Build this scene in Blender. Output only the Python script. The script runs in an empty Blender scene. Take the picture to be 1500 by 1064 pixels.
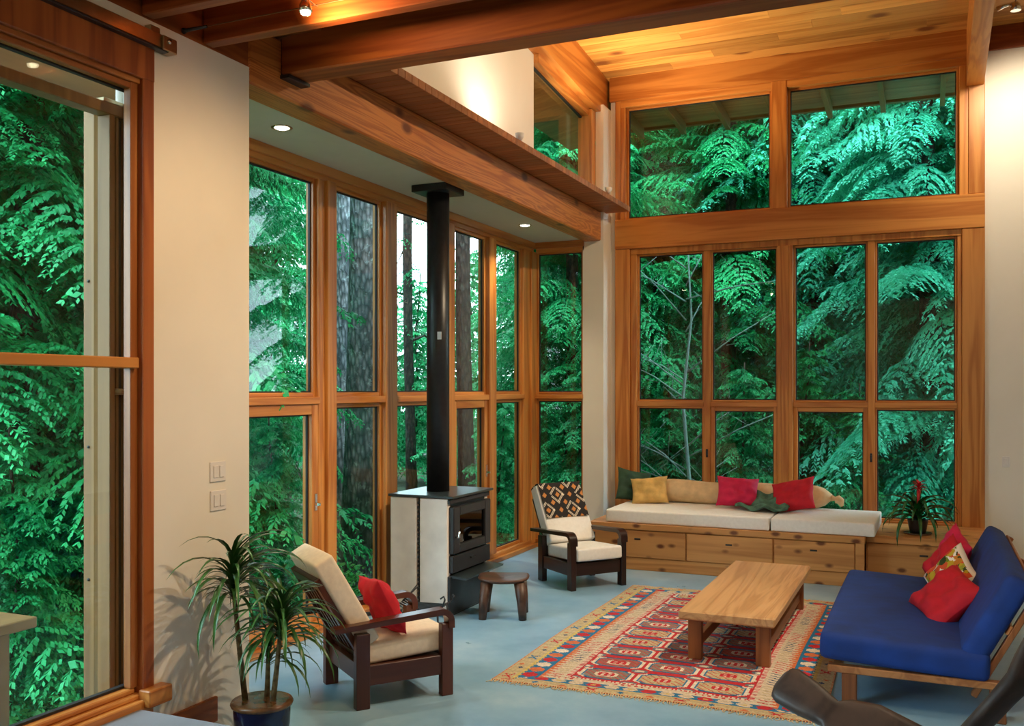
import bpy, bmesh, math, random
import numpy as np
from mathutils import Vector, Matrix, Euler

S = bpy.context.scene
COL = S.collection
R = math.radians
random.seed(7)

# ------------------------------------------------------------------ camera, world, exposure
cam_d = bpy.data.cameras.new('camera')
cam = bpy.data.objects.new('camera', cam_d)
COL.objects.link(cam)
cam.location = (0, 0, 2.0)
cam.rotation_euler = (R(90), 0, 0.415)
cam_d.sensor_width = 36
cam_d.lens = 1391 / 1500 * 36
cam_d.shift_y = 38 / 1500
cam_d.clip_end = 300
S.camera = cam

W = bpy.data.worlds.new('overcast_sky')
S.world = W
W.use_nodes = True
wn = W.node_tree
bg = wn.nodes['Background']
bg.inputs[0].default_value = (0.66, 0.87, 1.0, 1)
bg.inputs[1].default_value = 6.0

S.view_settings.view_transform = 'Standard'
S.view_settings.look = 'None'
S.view_settings.gamma = 1
S.view_settings.use_curve_mapping = False
S.view_settings.exposure = 0.95
try:
    S.cycles.max_bounces = 10
    S.cycles.transparent_max_bounces = 24
    S.cycles.use_denoising = True
    S.cycles.sample_clamp_indirect = 6
    S.cycles.caustics_reflective = False
    S.cycles.caustics_refractive = False
except Exception:
    pass

WARM = (1.0, 0.72, 0.42)


def spot(name, loc, target, power, angle=70, blend=0.6, radius=0.05, color=WARM):
    l = bpy.data.lights.new(name, 'SPOT')
    l.energy = power
    l.color = color
    l.spot_size = R(angle)
    l.spot_blend = blend
    l.shadow_soft_size = radius
    o = bpy.data.objects.new(name, l)
    COL.objects.link(o)
    o.location = loc
    o.rotation_euler = (Vector(target) - Vector(loc)).to_track_quat('-Z', 'Y').to_euler()
    return o


def point(name, loc, power, radius=0.05, color=WARM):
    l = bpy.data.lights.new(name, 'POINT')
    l.energy = power
    l.color = color
    l.shadow_soft_size = radius
    o = bpy.data.objects.new(name, l)
    COL.objects.link(o)
    o.location = loc
    return o


# lamps the room has: rafter spots, ledge uplights. Added: loft spots, beam spot, rear fill
spot('unseen_loft_spot', (-1.6, 4.0, 3.85), (-3.73, 4.25, 2.0), 95, 84, 0.9, color=(1, .66, .34))  # out-of-view spot added to warm the left wall
spot('unseen_loft_spot', (0.2, 4.6, 3.95), (-1.2, 8.0, 0.2), 90, 80)  # unseen spot added to brighten the rug and table
spot('unseen_loft_spot', (1.4, 4.6, 3.95), (0.4, 10.5, 1.0), 40, 75)  # unseen spot added towards the right end of the bench
spot('rafter_and_fill_spot', (0.75, 10.3, 5.45), (1.1, 11.6, 4.1), 85, 120, 0.9, color=(1, .82, .58))
spot('rafter_and_fill_spot', (0.75, 8.2, 5.5), (-3.3, 8.0, 0.2), 300, 60, color=(1, .8, .56))
spot('rafter_and_fill_spot', (0.75, 6.4, 5.6), (-2.7, 5.6, 0.2), 240, 60, color=(1, .8, .56))
spot('rafter_and_fill_spot', (0.75, 8.0, 5.5), (-3.8, 8.4, 3.9), 230, 85, color=(1, .74, .44))  # extra spot added only to warm the big beam and column
spot('ledge_uplight', (-3.46, 8.03, 4.37), (-3.75, 8.4, 6.2), 26, 165, 0.9, color=(1, .84, .62))
spot('ledge_uplight', (-3.40, 10.40, 4.37), (-2.4, 10.2, 6.0), 150, 135, 0.8)
point('rear_fill_light', (1.0, -0.5, 3.5), 60, 0.04)  # weak unseen fill added behind the camera, no fitting there

# ------------------------------------------------------------------ materials


def mat(name):
    m = bpy.data.materials.new(name)
    m.use_nodes = True
    nt = m.node_tree
    return m, nt, nt.nodes['Principled BSDF']


def nd(nt, t, **kw):
    n = nt.nodes.new(t)
    for k, v in kw.items():
        setattr(n, k, v)
    return n


def ramp(nt, fac, stops):
    r = nd(nt, 'ShaderNodeValToRGB')
    e = r.color_ramp.elements
    while len(e) < len(stops):
        e.new(0.5)
    for i, (p, c) in enumerate(stops):
        e[i].position = p
        e[i].color = (*c, 1)
    nt.links.new(fac, r.inputs[0])
    return r.outputs[0]


def plain(name, c, rough=0.6, metal=0.0, noise=0.06, scale=8, bump=0.0, spec=0.5):
    m, nt, b = mat(name)
    b.inputs['Roughness'].default_value = rough
    b.inputs['Metallic'].default_value = metal
    b.inputs['Specular IOR Level'].default_value = spec
    tc = nd(nt, 'ShaderNodeTexCoord')
    n = nd(nt, 'ShaderNodeTexNoise')
    n.inputs['Scale'].default_value = scale
    n.inputs['Detail'].default_value = 4
    nt.links.new(tc.outputs['Object'], n.inputs['Vector'])
    lo = tuple(max(0, x * (1 - noise * 2)) for x in c)
    hi = tuple(min(1, x * (1 + noise * 2)) for x in c)
    nt.links.new(ramp(nt, n.outputs[0], [(0.3, lo), (0.7, hi)]), b.inputs['Base Color'])
    if bump:
        bp = nd(nt, 'ShaderNodeBump')
        bp.inputs['Strength'].default_value = bump
        bp.inputs['Distance'].default_value = 0.01
        nt.links.new(n.outputs[0], bp.inputs['Height'])
        nt.links.new(bp.outputs[0], b.inputs['Normal'])
    return m


def wood(name, c, dark, axis='x', rough=0.42, grain=26.0, knots=0.0, knotc=(0.12, 0.04, 0.012), figure=1.0, vary=0.25, ksize=0.13):
    m, nt, b = mat(name)
    b.inputs['Roughness'].default_value = rough
    tc = nd(nt, 'ShaderNodeTexCoord')
    oi = nd(nt, 'ShaderNodeObjectInfo')
    mp = nd(nt, 'ShaderNodeMapping')
    st = {'x': (0.06, 1, 1), 'y': (1, 0.06, 1), 'z': (1, 1, 0.06)}[axis]
    mp.inputs['Scale'].default_value = st
    off = nd(nt, 'ShaderNodeVectorMath', operation='SCALE')
    comb = nd(nt, 'ShaderNodeCombineXYZ')
    for i in range(3):
        nt.links.new(oi.outputs['Random'], comb.inputs[i])
    nt.links.new(comb.outputs[0], off.inputs[0])
    off.inputs['Scale'].default_value = 37.0
    add = nd(nt, 'ShaderNodeVectorMath', operation='ADD')
    nt.links.new(tc.outputs['Object'], add.inputs[0])
    nt.links.new(off.outputs[0], add.inputs[1])
    nt.links.new(add.outputs[0], mp.inputs['Vector'])
    n1 = nd(nt, 'ShaderNodeTexNoise')
    n1.inputs['Scale'].default_value = 5.0
    n1.inputs['Detail'].default_value = 3
    n1.inputs['Distortion'].default_value = 0.8 * figure
    nt.links.new(mp.outputs[0], n1.inputs['Vector'])
    mul = nd(nt, 'ShaderNodeMath', operation='MULTIPLY')
    mul.inputs[1].default_value = grain
    nt.links.new(n1.outputs[0], mul.inputs[0])
    sn = nd(nt, 'ShaderNodeMath', operation='SINE')
    nt.links.new(mul.outputs[0], sn.inputs[0])
    ma = nd(nt, 'ShaderNodeMath', operation='MULTIPLY_ADD')
    ma.inputs[1].default_value = 0.28
    ma.inputs[2].default_value = 0.42
    nt.links.new(sn.outputs[0], ma.inputs[0])
    n2 = nd(nt, 'ShaderNodeTexNoise')
    n2.inputs['Scale'].default_value = 60.0
    n2.inputs['Detail'].default_value = 2
    nt.links.new(mp.outputs[0], n2.inputs['Vector'])
    ad2 = nd(nt, 'ShaderNodeMath', operation='MULTIPLY_ADD')
    ad2.inputs[1].default_value = 0.3
    nt.links.new(n2.outputs[0], ad2.inputs[0])
    nt.links.new(ma.outputs[0], ad2.inputs[2])
    col = ramp(nt, ad2.outputs[0], [(0.25, c), (0.6, tuple(0.6 * a + 0.4 * d for a, d in zip(c, dark))), (0.95, dark)])
    # per piece variation
    hsv = nd(nt, 'ShaderNodeHueSaturation')
    mr = nd(nt, 'ShaderNodeMapRange')
    mr.inputs['To Min'].default_value = 1 - vary
    mr.inputs['To Max'].default_value = 1 + vary
    nt.links.new(oi.outputs['Random'], mr.inputs['Value'])
    nt.links.new(mr.outputs[0], hsv.inputs['Value'])
    nt.links.new(col, hsv.inputs['Color'])
    out = hsv.outputs[0]
    if knots:
        mk = nd(nt, 'ShaderNodeMapping')
        mk.inputs['Scale'].default_value = {'x': (0.55, 1, 1), 'y': (1, 0.55, 1), 'z': (1, 1, 0.55)}[axis]
        nt.links.new(add.outputs[0], mk.inputs['Vector'])
        v = nd(nt, 'ShaderNodeTexVoronoi')
        v.inputs['Scale'].default_value = knots
        nt.links.new(mk.outputs[0], v.inputs['Vector'])
        kr = ramp(nt, v.outputs['Distance'], [(ksize * 0.6, (1, 1, 1)), (ksize * 1.3, (0, 0, 0))])
        mx = nd(nt, 'ShaderNodeMixRGB')
        nt.links.new(kr, mx.inputs[0])
        nt.links.new(out, mx.inputs[1])
        mx.inputs[2].default_value = (*knotc, 1)
        out = mx.outputs[0]
    nt.links.new(out, b.inputs['Base Color'])
    bp = nd(nt, 'ShaderNodeBump')
    bp.inputs['Strength'].default_value = 0.12
    bp.inputs['Distance'].default_value = 0.004
    nt.links.new(ad2.outputs[0], bp.inputs['Height'])
    nt.links.new(bp.outputs[0], b.inputs['Normal'])
    return m


FIR, FIRD = (0.62, 0.265, 0.062), (0.38, 0.115, 0.018)
M = {}
for a in 'xyz':
    M['fir_' + a] = wood('fir_' + a, FIR, FIRD, a, 0.38, knots=0.0, vary=0.1)
    M['dark_fir_' + a] = wood('dark_fir_' + a, (0.42, 0.12, 0.025), (0.2, 0.04, 0.008), a, 0.45, knots=1.2, vary=0.12)
    M['door_' + a] = wood('door_fir_' + a, (0.44, 0.17, 0.042), (0.26, 0.075, 0.014), a, 0.4, vary=0.1)
    M['mahog_' + a] = wood('brown_stained_wood_' + a, (0.115, 0.033, 0.016), (0.05, 0.013, 0.007), a, 0.3, grain=14, vary=0.12)
    M['ebony_' + a] = wood('black_stained_wood_' + a, (0.028, 0.010, 0.008), (0.010, 0.004, 0.004), a, 0.28, grain=14, vary=0.12)
    M['pale_' + a] = wood('weathered_pale_wood_' + a, (0.25, 0.125, 0.036), (0.16, 0.075, 0.02), a, 0.6, grain=18, vary=0.1)
M['beam'] = wood('fir_beam', (0.62, 0.22, 0.05), (0.36, 0.09, 0.015), 'y', 0.42, grain=60, knots=3.0, knotc=(0.16, 0.04, 0.01), figure=2.2, vary=0)
M['plank'] = wood('ceiling_plank_wood', (0.70, 0.36, 0.095), (0.48, 0.19, 0.035), 'x', 0.45, grain=22, knots=2.6, knotc=(0.2, 0.07, 0.02), vary=0.36, ksize=0.16)
M['ledge'] = wood('ledge_board_wood', (0.42, 0.15, 0.05), (0.26, 0.08, 0.02), 'x', 0.5, grain=16, vary=0.18)
M['pine'] = wood('knotty_pine', (0.60, 0.29, 0.095), (0.40, 0.165, 0.045), 'x', 0.45, grain=22, knots=7.5, knotc=(0.13, 0.04, 0.013), vary=0.1, ksize=0.19)
M['oak_top'] = wood('table_slab_wood', (0.64, 0.385, 0.185), (0.45, 0.235, 0.10), 'y', 0.36, grain=26, figure=2.0, vary=0)
M['oak_leg'] = wood('table_leg_wood', (0.30, 0.105, 0.03), (0.16, 0.05, 0.015), 'z', 0.42, vary=0.1)
M['oak_rail'] = wood('table_rail_wood', (0.46, 0.19, 0.065), (0.28, 0.1, 0.03), 'y', 0.42, vary=0.1)
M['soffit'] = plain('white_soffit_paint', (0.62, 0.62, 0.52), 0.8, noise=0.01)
M['wall'] = plain('white_wall_paint', (0.80, 0.77, 0.70), 0.75, noise=0.012, scale=2.5)
M['black'] = plain('matt_black_steel', (0.012, 0.014, 0.018), 0.38, noise=0.15, scale=20)
M['stovetop'] = plain('black_stove_plate', (0.02, 0.03, 0.036), 0.3, noise=0.1)
M['soapstone'] = plain('pale_soapstone', (0.72, 0.66, 0.60), 0.5, noise=0.05, scale=5)
M['gasket'] = plain('black_gasket', (0.01, 0.01, 0.012), 0.6)
M['steel'] = plain('brushed_steel', (0.45, 0.36, 0.22), 0.28, 1.0, noise=0.1)
M['chrome'] = plain('chrome', (0.8, 0.8, 0.8), 0.12, 1.0, noise=0.02)
M['cream'] = plain('cream_canvas', (0.83, 0.72, 0.58), 0.85, noise=0.03, scale=30, bump=0.15)
M['white_canvas'] = plain('white_canvas', (0.80, 0.79, 0.76), 0.85, noise=0.02, scale=30, bump=0.15)
M['tan'] = plain('tan_bolster_cloth', (0.74, 0.55, 0.32), 0.85, noise=0.06, scale=12, bump=0.3)
M['yellow'] = plain('straw_yellow_cloth', (0.64, 0.42, 0.14), 0.85, noise=0.12, scale=9, bump=0.5)
M['green'] = plain('dark_green_cloth', (0.028, 0.075, 0.045), 0.85, noise=0.15, scale=9, bump=0.4)
M['sage'] = plain('sage_green_throw', (0.07, 0.17, 0.12), 0.85, noise=0.25, scale=14, bump=0.6)
M['red'] = plain('crimson_cotton', (0.52, 0.006, 0.022), 0.8, noise=0.06, scale=14, bump=0.25)
M['pink'] = plain('cerise_cotton', (0.60, 0.008, 0.075), 0.75, noise=0.06, scale=14, bump=0.25)
M['blue'] = plain('royal_blue_cotton', (0.002, 0.032, 0.205), 0.8, noise=0.12, scale=5, bump=0.3)
M['plate'] = plain('white_plastic', (0.75, 0.73, 0.72), 0.4, noise=0.01)
M['pot_blue'] = plain('navy_glazed_pot', (0.010, 0.014, 0.05), 0.15, noise=0.2)
M['pot_rim'] = plain('brown_glazed_rim', (0.16, 0.07, 0.025), 0.25, noise=0.2, scale=14)
M['pot_black'] = plain('black_plastic_pot', (0.012, 0.012, 0.013), 0.4)
M['saucer'] = plain('brown_saucer', (0.10, 0.045, 0.025), 0.4)
M['soil'] = plain('potting_soil', (0.03, 0.02, 0.014), 0.95, noise=0.4, scale=60, bump=1)
M['leaf'] = plain('dracaena_leaf', (0.026, 0.10, 0.020), 0.32, noise=0.3, scale=6)
M['leaf2'] = plain('bromeliad_leaf', (0.012, 0.085, 0.022), 0.25, noise=0.25, scale=6)
M['stalk'] = plain('dracaena_stalk', (0.16, 0.13, 0.06), 0.7, noise=0.3, scale=30, bump=0.4)
M['bract'] = plain('red_bract', (0.55, 0.012, 0.02), 0.4)
M['carved'] = wood('carved_dark_wood', (0.075, 0.042, 0.028), (0.028, 0.015, 0.010), 'z', 0.5, grain=18, vary=0)
M['stoolwood'] = wood('carved_stool_wood', (0.085, 0.036, 0.02), (0.03, 0.012, 0.008), 'x', 0.45, grain=30, vary=0)
M['cord'] = plain('black_cord', (0.02, 0.02, 0.025), 0.5)
M['wire'] = plain('steel_wire', (0.35, 0.2, 0.1), 0.35, 1.0)
M['ground'] = plain('forest_floor', (0.028, 0.05, 0.022), 0.95, noise=0.45, scale=3, bump=1)
M['deckw'] = plain('grey_deck', (0.10, 0.13, 0.14), 0.6, noise=0.2)


def floor_material():
    m, nt, b = mat('polished_blue_grey_concrete')
    tc = nd(nt, 'ShaderNodeTexCoord')
    n = nd(nt, 'ShaderNodeTexNoise')
    n.inputs['Scale'].default_value = 1.3
    n.inputs['Detail'].default_value = 7
    n.inputs['Roughness'].default_value = 0.65
    nt.links.new(tc.outputs['Object'], n.inputs['Vector'])
    nt.links.new(ramp(nt, n.outputs[0], [(0.3, (0.17, 0.36, 0.56)), (0.55, (0.27, 0.48, 0.67)), (0.75, (0.42, 0.60, 0.74))]), b.inputs['Base Color'])
    n2 = nd(nt, 'ShaderNodeTexNoise')
    n2.inputs['Scale'].default_value = 5
    n2.inputs['Detail'].default_value = 5
    nt.links.new(tc.outputs['Object'], n2.inputs['Vector'])
    mr = nd(nt, 'ShaderNodeMapRange')
    mr.inputs['To Min'].default_value = 0.22
    mr.inputs['To Max'].default_value = 0.42
    nt.links.new(n2.outputs[0], mr.inputs['Value'])
    nt.links.new(mr.outputs[0], b.inputs['Roughness'])
    return m


M['floor'] = floor_material()
M['platform'] = plain('grey_platform_concrete', (0.20, 0.22, 0.25), 0.45, noise=0.08, scale=2)


def glass_material(name, tint=(0.97, 1.0, 0.99), base=0.022):
    m = bpy.data.materials.new(name)
    m.use_nodes = True
    nt = m.node_tree
    nt.nodes.remove(nt.nodes['Principled BSDF'])
    out = nt.nodes['Material Output']
    tr = nd(nt, 'ShaderNodeBsdfTransparent')
    tr.inputs[0].default_value = (*tint, 1)
    gl = nd(nt, 'ShaderNodeBsdfGlossy')
    gl.inputs['Roughness'].default_value = 0.0
    lw = nd(nt, 'ShaderNodeLayerWeight')
    lw.inputs['Blend'].default_value = 0.5
    pw = nd(nt, 'ShaderNodeMath', operation='POWER')
    pw.inputs[1].default_value = 5
    nt.links.new(lw.outputs['Facing'], pw.inputs[0])
    ma = nd(nt, 'ShaderNodeMath', operation='MULTIPLY_ADD')
    ma.inputs[1].default_value = 0.9
    ma.inputs[2].default_value = base
    nt.links.new(pw.outputs[0], ma.inputs[0])
    mx = nd(nt, 'ShaderNodeMixShader')
    nt.links.new(ma.outputs[0], mx.inputs[0])
    nt.links.new(tr.outputs[0], mx.inputs[1])
    nt.links.new(gl.outputs[0], mx.inputs[2])
    nt.links.new(mx.outputs[0], out.inputs['Surface'])
    return m


M['glass'] = glass_material('window_glass')
M['stove_glass'] = glass_material('smoked_stove_glass', (0.25, 0.2, 0.17), 0.05)


def emitter(name, c, s):
    m = bpy.data.materials.new(name)
    m.use_nodes = True
    nt = m.node_tree
    b = nt.nodes['Principled BSDF']
    b.inputs['Base Color'].default_value = (*c, 1)
    b.inputs['Emission Color'].default_value = (*c, 1)
    b.inputs['Emission Strength'].default_value = s
    return m


M['bulb'] = emitter('halogen_bulb', (1, 0.82, 0.5), 14)
M['bulb2'] = emitter('recessed_bulb', (1, 0.9, 0.68), 14)


def attr_material(name, rough=0.9):
    m, nt, b = mat(name)
    a = nd(nt, 'ShaderNodeAttribute', attribute_name='pattern')
    nt.links.new(a.outputs['Color'], b.inputs['Base Color'])
    b.inputs['Roughness'].default_value = rough
    tc = nd(nt, 'ShaderNodeTexCoord')
    n = nd(nt, 'ShaderNodeTexNoise')
    n.inputs['Scale'].default_value = 120
    nt.links.new(tc.outputs['Object'], n.inputs['Vector'])
    bp = nd(nt, 'ShaderNodeBump')
    bp.inputs['Strength'].default_value = 0.2
    bp.inputs['Distance'].default_value = 0.004
    nt.links.new(n.outputs[0], bp.inputs['Height'])
    nt.links.new(bp.outputs[0], b.inputs['Normal'])
    return m


M['kilim'] = attr_material('woven_kilim')
M['print'] = attr_material('printed_cotton')


def foliage_material(name, c1, c2, c3, scale=0.9):
    m, nt, b = mat(name)
    b.inputs['Roughness'].default_value = 0.5
    b.inputs['Specular IOR Level'].default_value = 0.35
    tc = nd(nt, 'ShaderNodeTexCoord')
    n = nd(nt, 'ShaderNodeTexNoise')
    n.inputs['Scale'].default_value = scale
    n.inputs['Detail'].default_value = 6
    n.inputs['Roughness'].default_value = 0.7
    nt.links.new(tc.outputs['Object'], n.inputs['Vector'])
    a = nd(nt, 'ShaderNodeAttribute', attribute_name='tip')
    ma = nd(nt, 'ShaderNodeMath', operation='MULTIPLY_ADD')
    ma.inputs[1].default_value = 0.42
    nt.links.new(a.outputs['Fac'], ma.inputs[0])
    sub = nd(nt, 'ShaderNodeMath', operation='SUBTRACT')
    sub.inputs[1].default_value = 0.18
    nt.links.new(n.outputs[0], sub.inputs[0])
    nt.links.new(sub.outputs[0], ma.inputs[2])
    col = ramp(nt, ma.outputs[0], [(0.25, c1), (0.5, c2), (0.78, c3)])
    nt.links.new(col, b.inputs['Base Color'])
    tl = nd(nt, 'ShaderNodeBsdfTranslucent')
    nt.links.new(col, tl.inputs[0])
    mx = nd(nt, 'ShaderNodeMixShader')
    mx.inputs[0].default_value = 0.3
    nt.links.new(b.outputs[0], mx.inputs[1])
    nt.links.new(tl.outputs[0], mx.inputs[2])
    nt.links.new(mx.outputs[0], nt.nodes['Material Output'].inputs['Surface'])
    return m


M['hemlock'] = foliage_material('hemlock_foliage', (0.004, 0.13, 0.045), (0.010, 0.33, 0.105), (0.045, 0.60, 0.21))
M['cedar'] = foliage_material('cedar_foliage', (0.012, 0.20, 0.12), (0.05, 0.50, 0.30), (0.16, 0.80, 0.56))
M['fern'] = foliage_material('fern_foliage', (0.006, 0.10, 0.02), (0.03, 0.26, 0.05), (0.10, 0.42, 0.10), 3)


def bark_material(name, c, d, lichen):
    m, nt, b = mat(name)
    b.inputs['Roughness'].default_value = 0.9
    tc = nd(nt, 'ShaderNodeTexCoord')
    mp = nd(nt, 'ShaderNodeMapping')
    mp.inputs['Scale'].default_value = (1, 1, 0.35)
    nt.links.new(tc.outputs['Object'], mp.inputs['Vector'])
    v = nd(nt, 'ShaderNodeTexVoronoi')
    v.inputs['Scale'].default_value = 22
    nt.links.new(mp.outputs[0], v.inputs['Vector'])
    n = nd(nt, 'ShaderNodeTexNoise')
    n.inputs['Scale'].default_value = 9
    n.inputs['Detail'].default_value = 8
    n.inputs['Roughness'].default_value = 0.8
    nt.links.new(tc.outputs['Object'], n.inputs['Vector'])
    col = ramp(nt, v.outputs['Distance'], [(0.1, c), (0.65, d)])
    li = ramp(nt, n.outputs[0], [(0.55, (0, 0, 0)), (0.68, (1, 1, 1))])
    mx = nd(nt, 'ShaderNodeMixRGB')
    nt.links.new(li, mx.inputs[0])
    nt.links.new(col, mx.inputs[1])
    mx.inputs[2].default_value = (*lichen, 1)
    nt.links.new(mx.outputs[0], b.inputs['Base Color'])
    bp = nd(nt, 'ShaderNodeBump')
    bp.inputs['Strength'].default_value = 0.9
    bp.inputs['Distance'].default_value = 0.03
    nt.links.new(v.outputs['Distance'], bp.inputs['Height'])
    nt.links.new(bp.outputs[0], b.inputs['Normal'])
    return m


M['bark'] = bark_material('grey_fir_bark', (0.34, 0.36, 0.40), (0.09, 0.11, 0.125), (0.55, 0.70, 0.74))
M['bark2'] = bark_material('dark_bark', (0.10, 0.06, 0.045), (0.03, 0.02, 0.018), (0.10, 0.12, 0.09))
M['twig'] = plain('pale_bare_twig', (0.20, 0.32, 0.30), 0.8)

# ------------------------------------------------------------------ helpers


class MB:
    """collects primitives and links them as ONE mesh object"""

    def __init__(s):
        s.v, s.f, s.sm = [], [], []

    def add(s, vs, fs, smooth=False):
        b = len(s.v)
        s.v += [tuple(v) for v in vs]
        s.f += [tuple(i + b for i in f) for f in fs]
        s.sm += [smooth] * len(fs)
        return s

    def box(s, a, b, c=0.004, mtx=None):
        """chamfered box between corners a and b"""
        lo = [min(p, q) for p, q in zip(a, b)]
        hi = [max(p, q) for p, q in zip(a, b)]
        c = min([c] + [(h - l) * 0.45 for l, h in zip(lo, hi)])
        vs, idx = [], {}
        for sx in (0, 1):
            for sy in (0, 1):
                for sz in (0, 1):
                    sg = (sx, sy, sz)
                    for ax in range(3):
                        p = []
                        for k in range(3):
                            e = hi[k] if sg[k] else lo[k]
                            if k != ax:
                                e += -c if sg[k] else c
                            p.append(e)
                        idx[(sg, ax)] = len(vs)
                        vs.append(p)
        fs = []

        def face(l):
            p = [Vector(vs[i]) for i in l]
            n = (p[1] - p[0]).cross(p[2] - p[0])
            ctr = sum(p, Vector()) / len(p) - Vector([(l_ + h) / 2 for l_, h in zip(lo, hi)])
            fs.append(l if n.dot(ctr) > 0 else l[::-1])
        for ax in range(3):
            o = [k for k in range(3) if k != ax]
            for sd in (0, 1):
                l = []
                for (i, j) in ((0, 0), (1, 0), (1, 1), (0, 1)):
                    sg = [0, 0, 0]
                    sg[ax] = sd
                    sg[o[0]] = i
                    sg[o[1]] = j
                    l.append(idx[(tuple(sg), ax)])
                face(l)
            for i in (0, 1):
                for j in (0, 1):
                    sg0 = [0, 0, 0]
                    sg0[o[0]] = i
                    sg0[o[1]] = j
                    sg1 = sg0[:]
                    sg1[ax] = 1
                    face([idx[(tuple(sg0), o[0])], idx[(tuple(sg1), o[0])], idx[(tuple(sg1), o[1])], idx[(tuple(sg0), o[1])]])
        for sx in (0, 1):
            for sy in (0, 1):
                for sz in (0, 1):
                    face([idx[((sx, sy, sz), k)] for k in range(3)])
        if mtx is not None:
            vs = [mtx @ Vector(v) for v in vs]
        return s.add(vs, fs)

    def prism(s, poly, axis, a, b):
        """extrude a 2-D polygon along axis between a and b; poly coords are the other two axes in order"""
        n = len(poly)
        o = [k for k in range(3) if k != axis]
        vs = []
        for e in (a, b):
            for p in poly:
                q = [0, 0, 0]
                q[axis] = e
                q[o[0]], q[o[1]] = p
                vs.append(q)
        fs = [tuple(range(n)), tuple(range(2 * n - 1, n - 1, -1))]
        fs += [(i, i + n, (i + 1) % n + n, (i + 1) % n) for i in range(n)]
        return s.add(vs, fs)

    def tube(s, pts, rad, n=10, caps=True):
        pts = [Vector(p) for p in pts]
        if not hasattr(rad, '__len__'):
            rad = [rad] * len(pts)
        vs, fs = [], []
        up = Vector((0.13, 0.21, 1)).normalized()
        prev = None
        for i, p in enumerate(pts):
            t = (pts[min(i + 1, len(pts) - 1)] - pts[max(i - 1, 0)]).normalized()
            if prev is None:
                u = t.orthogonal().normalized()
            else:
                u = (prev - t * prev.dot(t)).normalized()
            prev = u
            w = t.cross(u)
            for k in range(n):
                a = 2 * math.pi * k / n
                vs.append(p + (u * math.cos(a) + w * math.sin(a)) * rad[i])
        for i in range(len(pts) - 1):
            for k in range(n):
                fs.append((i * n + k, i * n + (k + 1) % n, (i + 1) * n + (k + 1) % n, (i + 1) * n + k))
        if caps:
            fs.append(tuple(range(n - 1, -1, -1)))
            fs.append(tuple(range((len(pts) - 1) * n, len(pts) * n)))
        return s.add(vs, fs, True)

    def lathe(s, prof, ctr=(0, 0, 0), n=24):
        vs, fs = [], []
        for r, z in prof:
            for k in range(n):
                a = 2 * math.pi * k / n
                vs.append((ctr[0] + r * math.cos(a), ctr[1] + r * math.sin(a), ctr[2] + z))
        for i in range(len(prof) - 1):
            for k in range(n):
                fs.append((i * n + k, i * n + (k + 1) % n, (i + 1) * n + (k + 1) % n, (i + 1) * n + k))
        fs.append(tuple(range(n - 1, -1, -1)))
        fs.append(tuple(range((len(prof) - 1) * n, len(prof) * n)))
        return s.add(vs, fs, True)

    def mesh(s, name):
        me = bpy.data.meshes.new(name)
        me.from_pydata([tuple(v) for v in s.v], [], s.f)
        me.polygons.foreach_set('use_smooth', s.sm)
        me.update()
        return me

    def build(s, name, m, parent=None, loc=(0, 0, 0), rot=(0, 0, 0)):
        return link(name, s.mesh(name), m, parent, loc, rot)


def link(name, me, m, parent=None, loc=(0, 0, 0), rot=(0, 0, 0)):
    if m is not None and not me.materials:
        me.materials.append(M[m] if isinstance(m, str) else m)
    o = bpy.data.objects.new(name, me)
    COL.objects.link(o)
    o.location = loc
    o.rotation_euler = rot
    if parent:
        o.parent = parent
    return o


def auto_smooth(o, ang=35):
    me = o.data
    bm = bmesh.new()
    bm.from_mesh(me)
    for f in bm.faces:
        f.smooth = True
    for e in bm.edges:
        e.smooth = e.is_manifold and e.calc_face_angle(0) < R(ang)
    bm.to_mesh(me)
    bm.free()
    return o


def tag(o, label=None, cat=None, group=None, kind=None):
    for k, v in (('label', label), ('category', cat), ('group', group), ('kind', kind)):
        if v:
            o[k] = v
    return o


def thing(name, label, cat, loc=(0, 0, 0), rotz=0, group=None):
    o = bpy.data.objects.new(name, None)
    o.empty_display_size = 0.1
    COL.objects.link(o)
    o.location = loc
    o.rotation_euler = (0, 0, rotz)
    return tag(o, label, cat, group)


def structure(name, mb, m, parent=None):
    o = mb.build(name, m, parent)
    if parent is None:
        o['kind'] = 'structure'
    return o


def box(a, b, c=0.004):
    return MB().box(a, b, c)


def wall_seg(*boxes):
    m = MB()
    for a, b in boxes:
        m.box(a, b, 0.0005)
    return m


def copy_tree(o, parent=None):
    c = o.copy()
    COL.objects.link(c)
    if parent:
        c.parent = parent
    for ch in list(o.children):
        copy_tree(ch, c)
    return c


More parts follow.
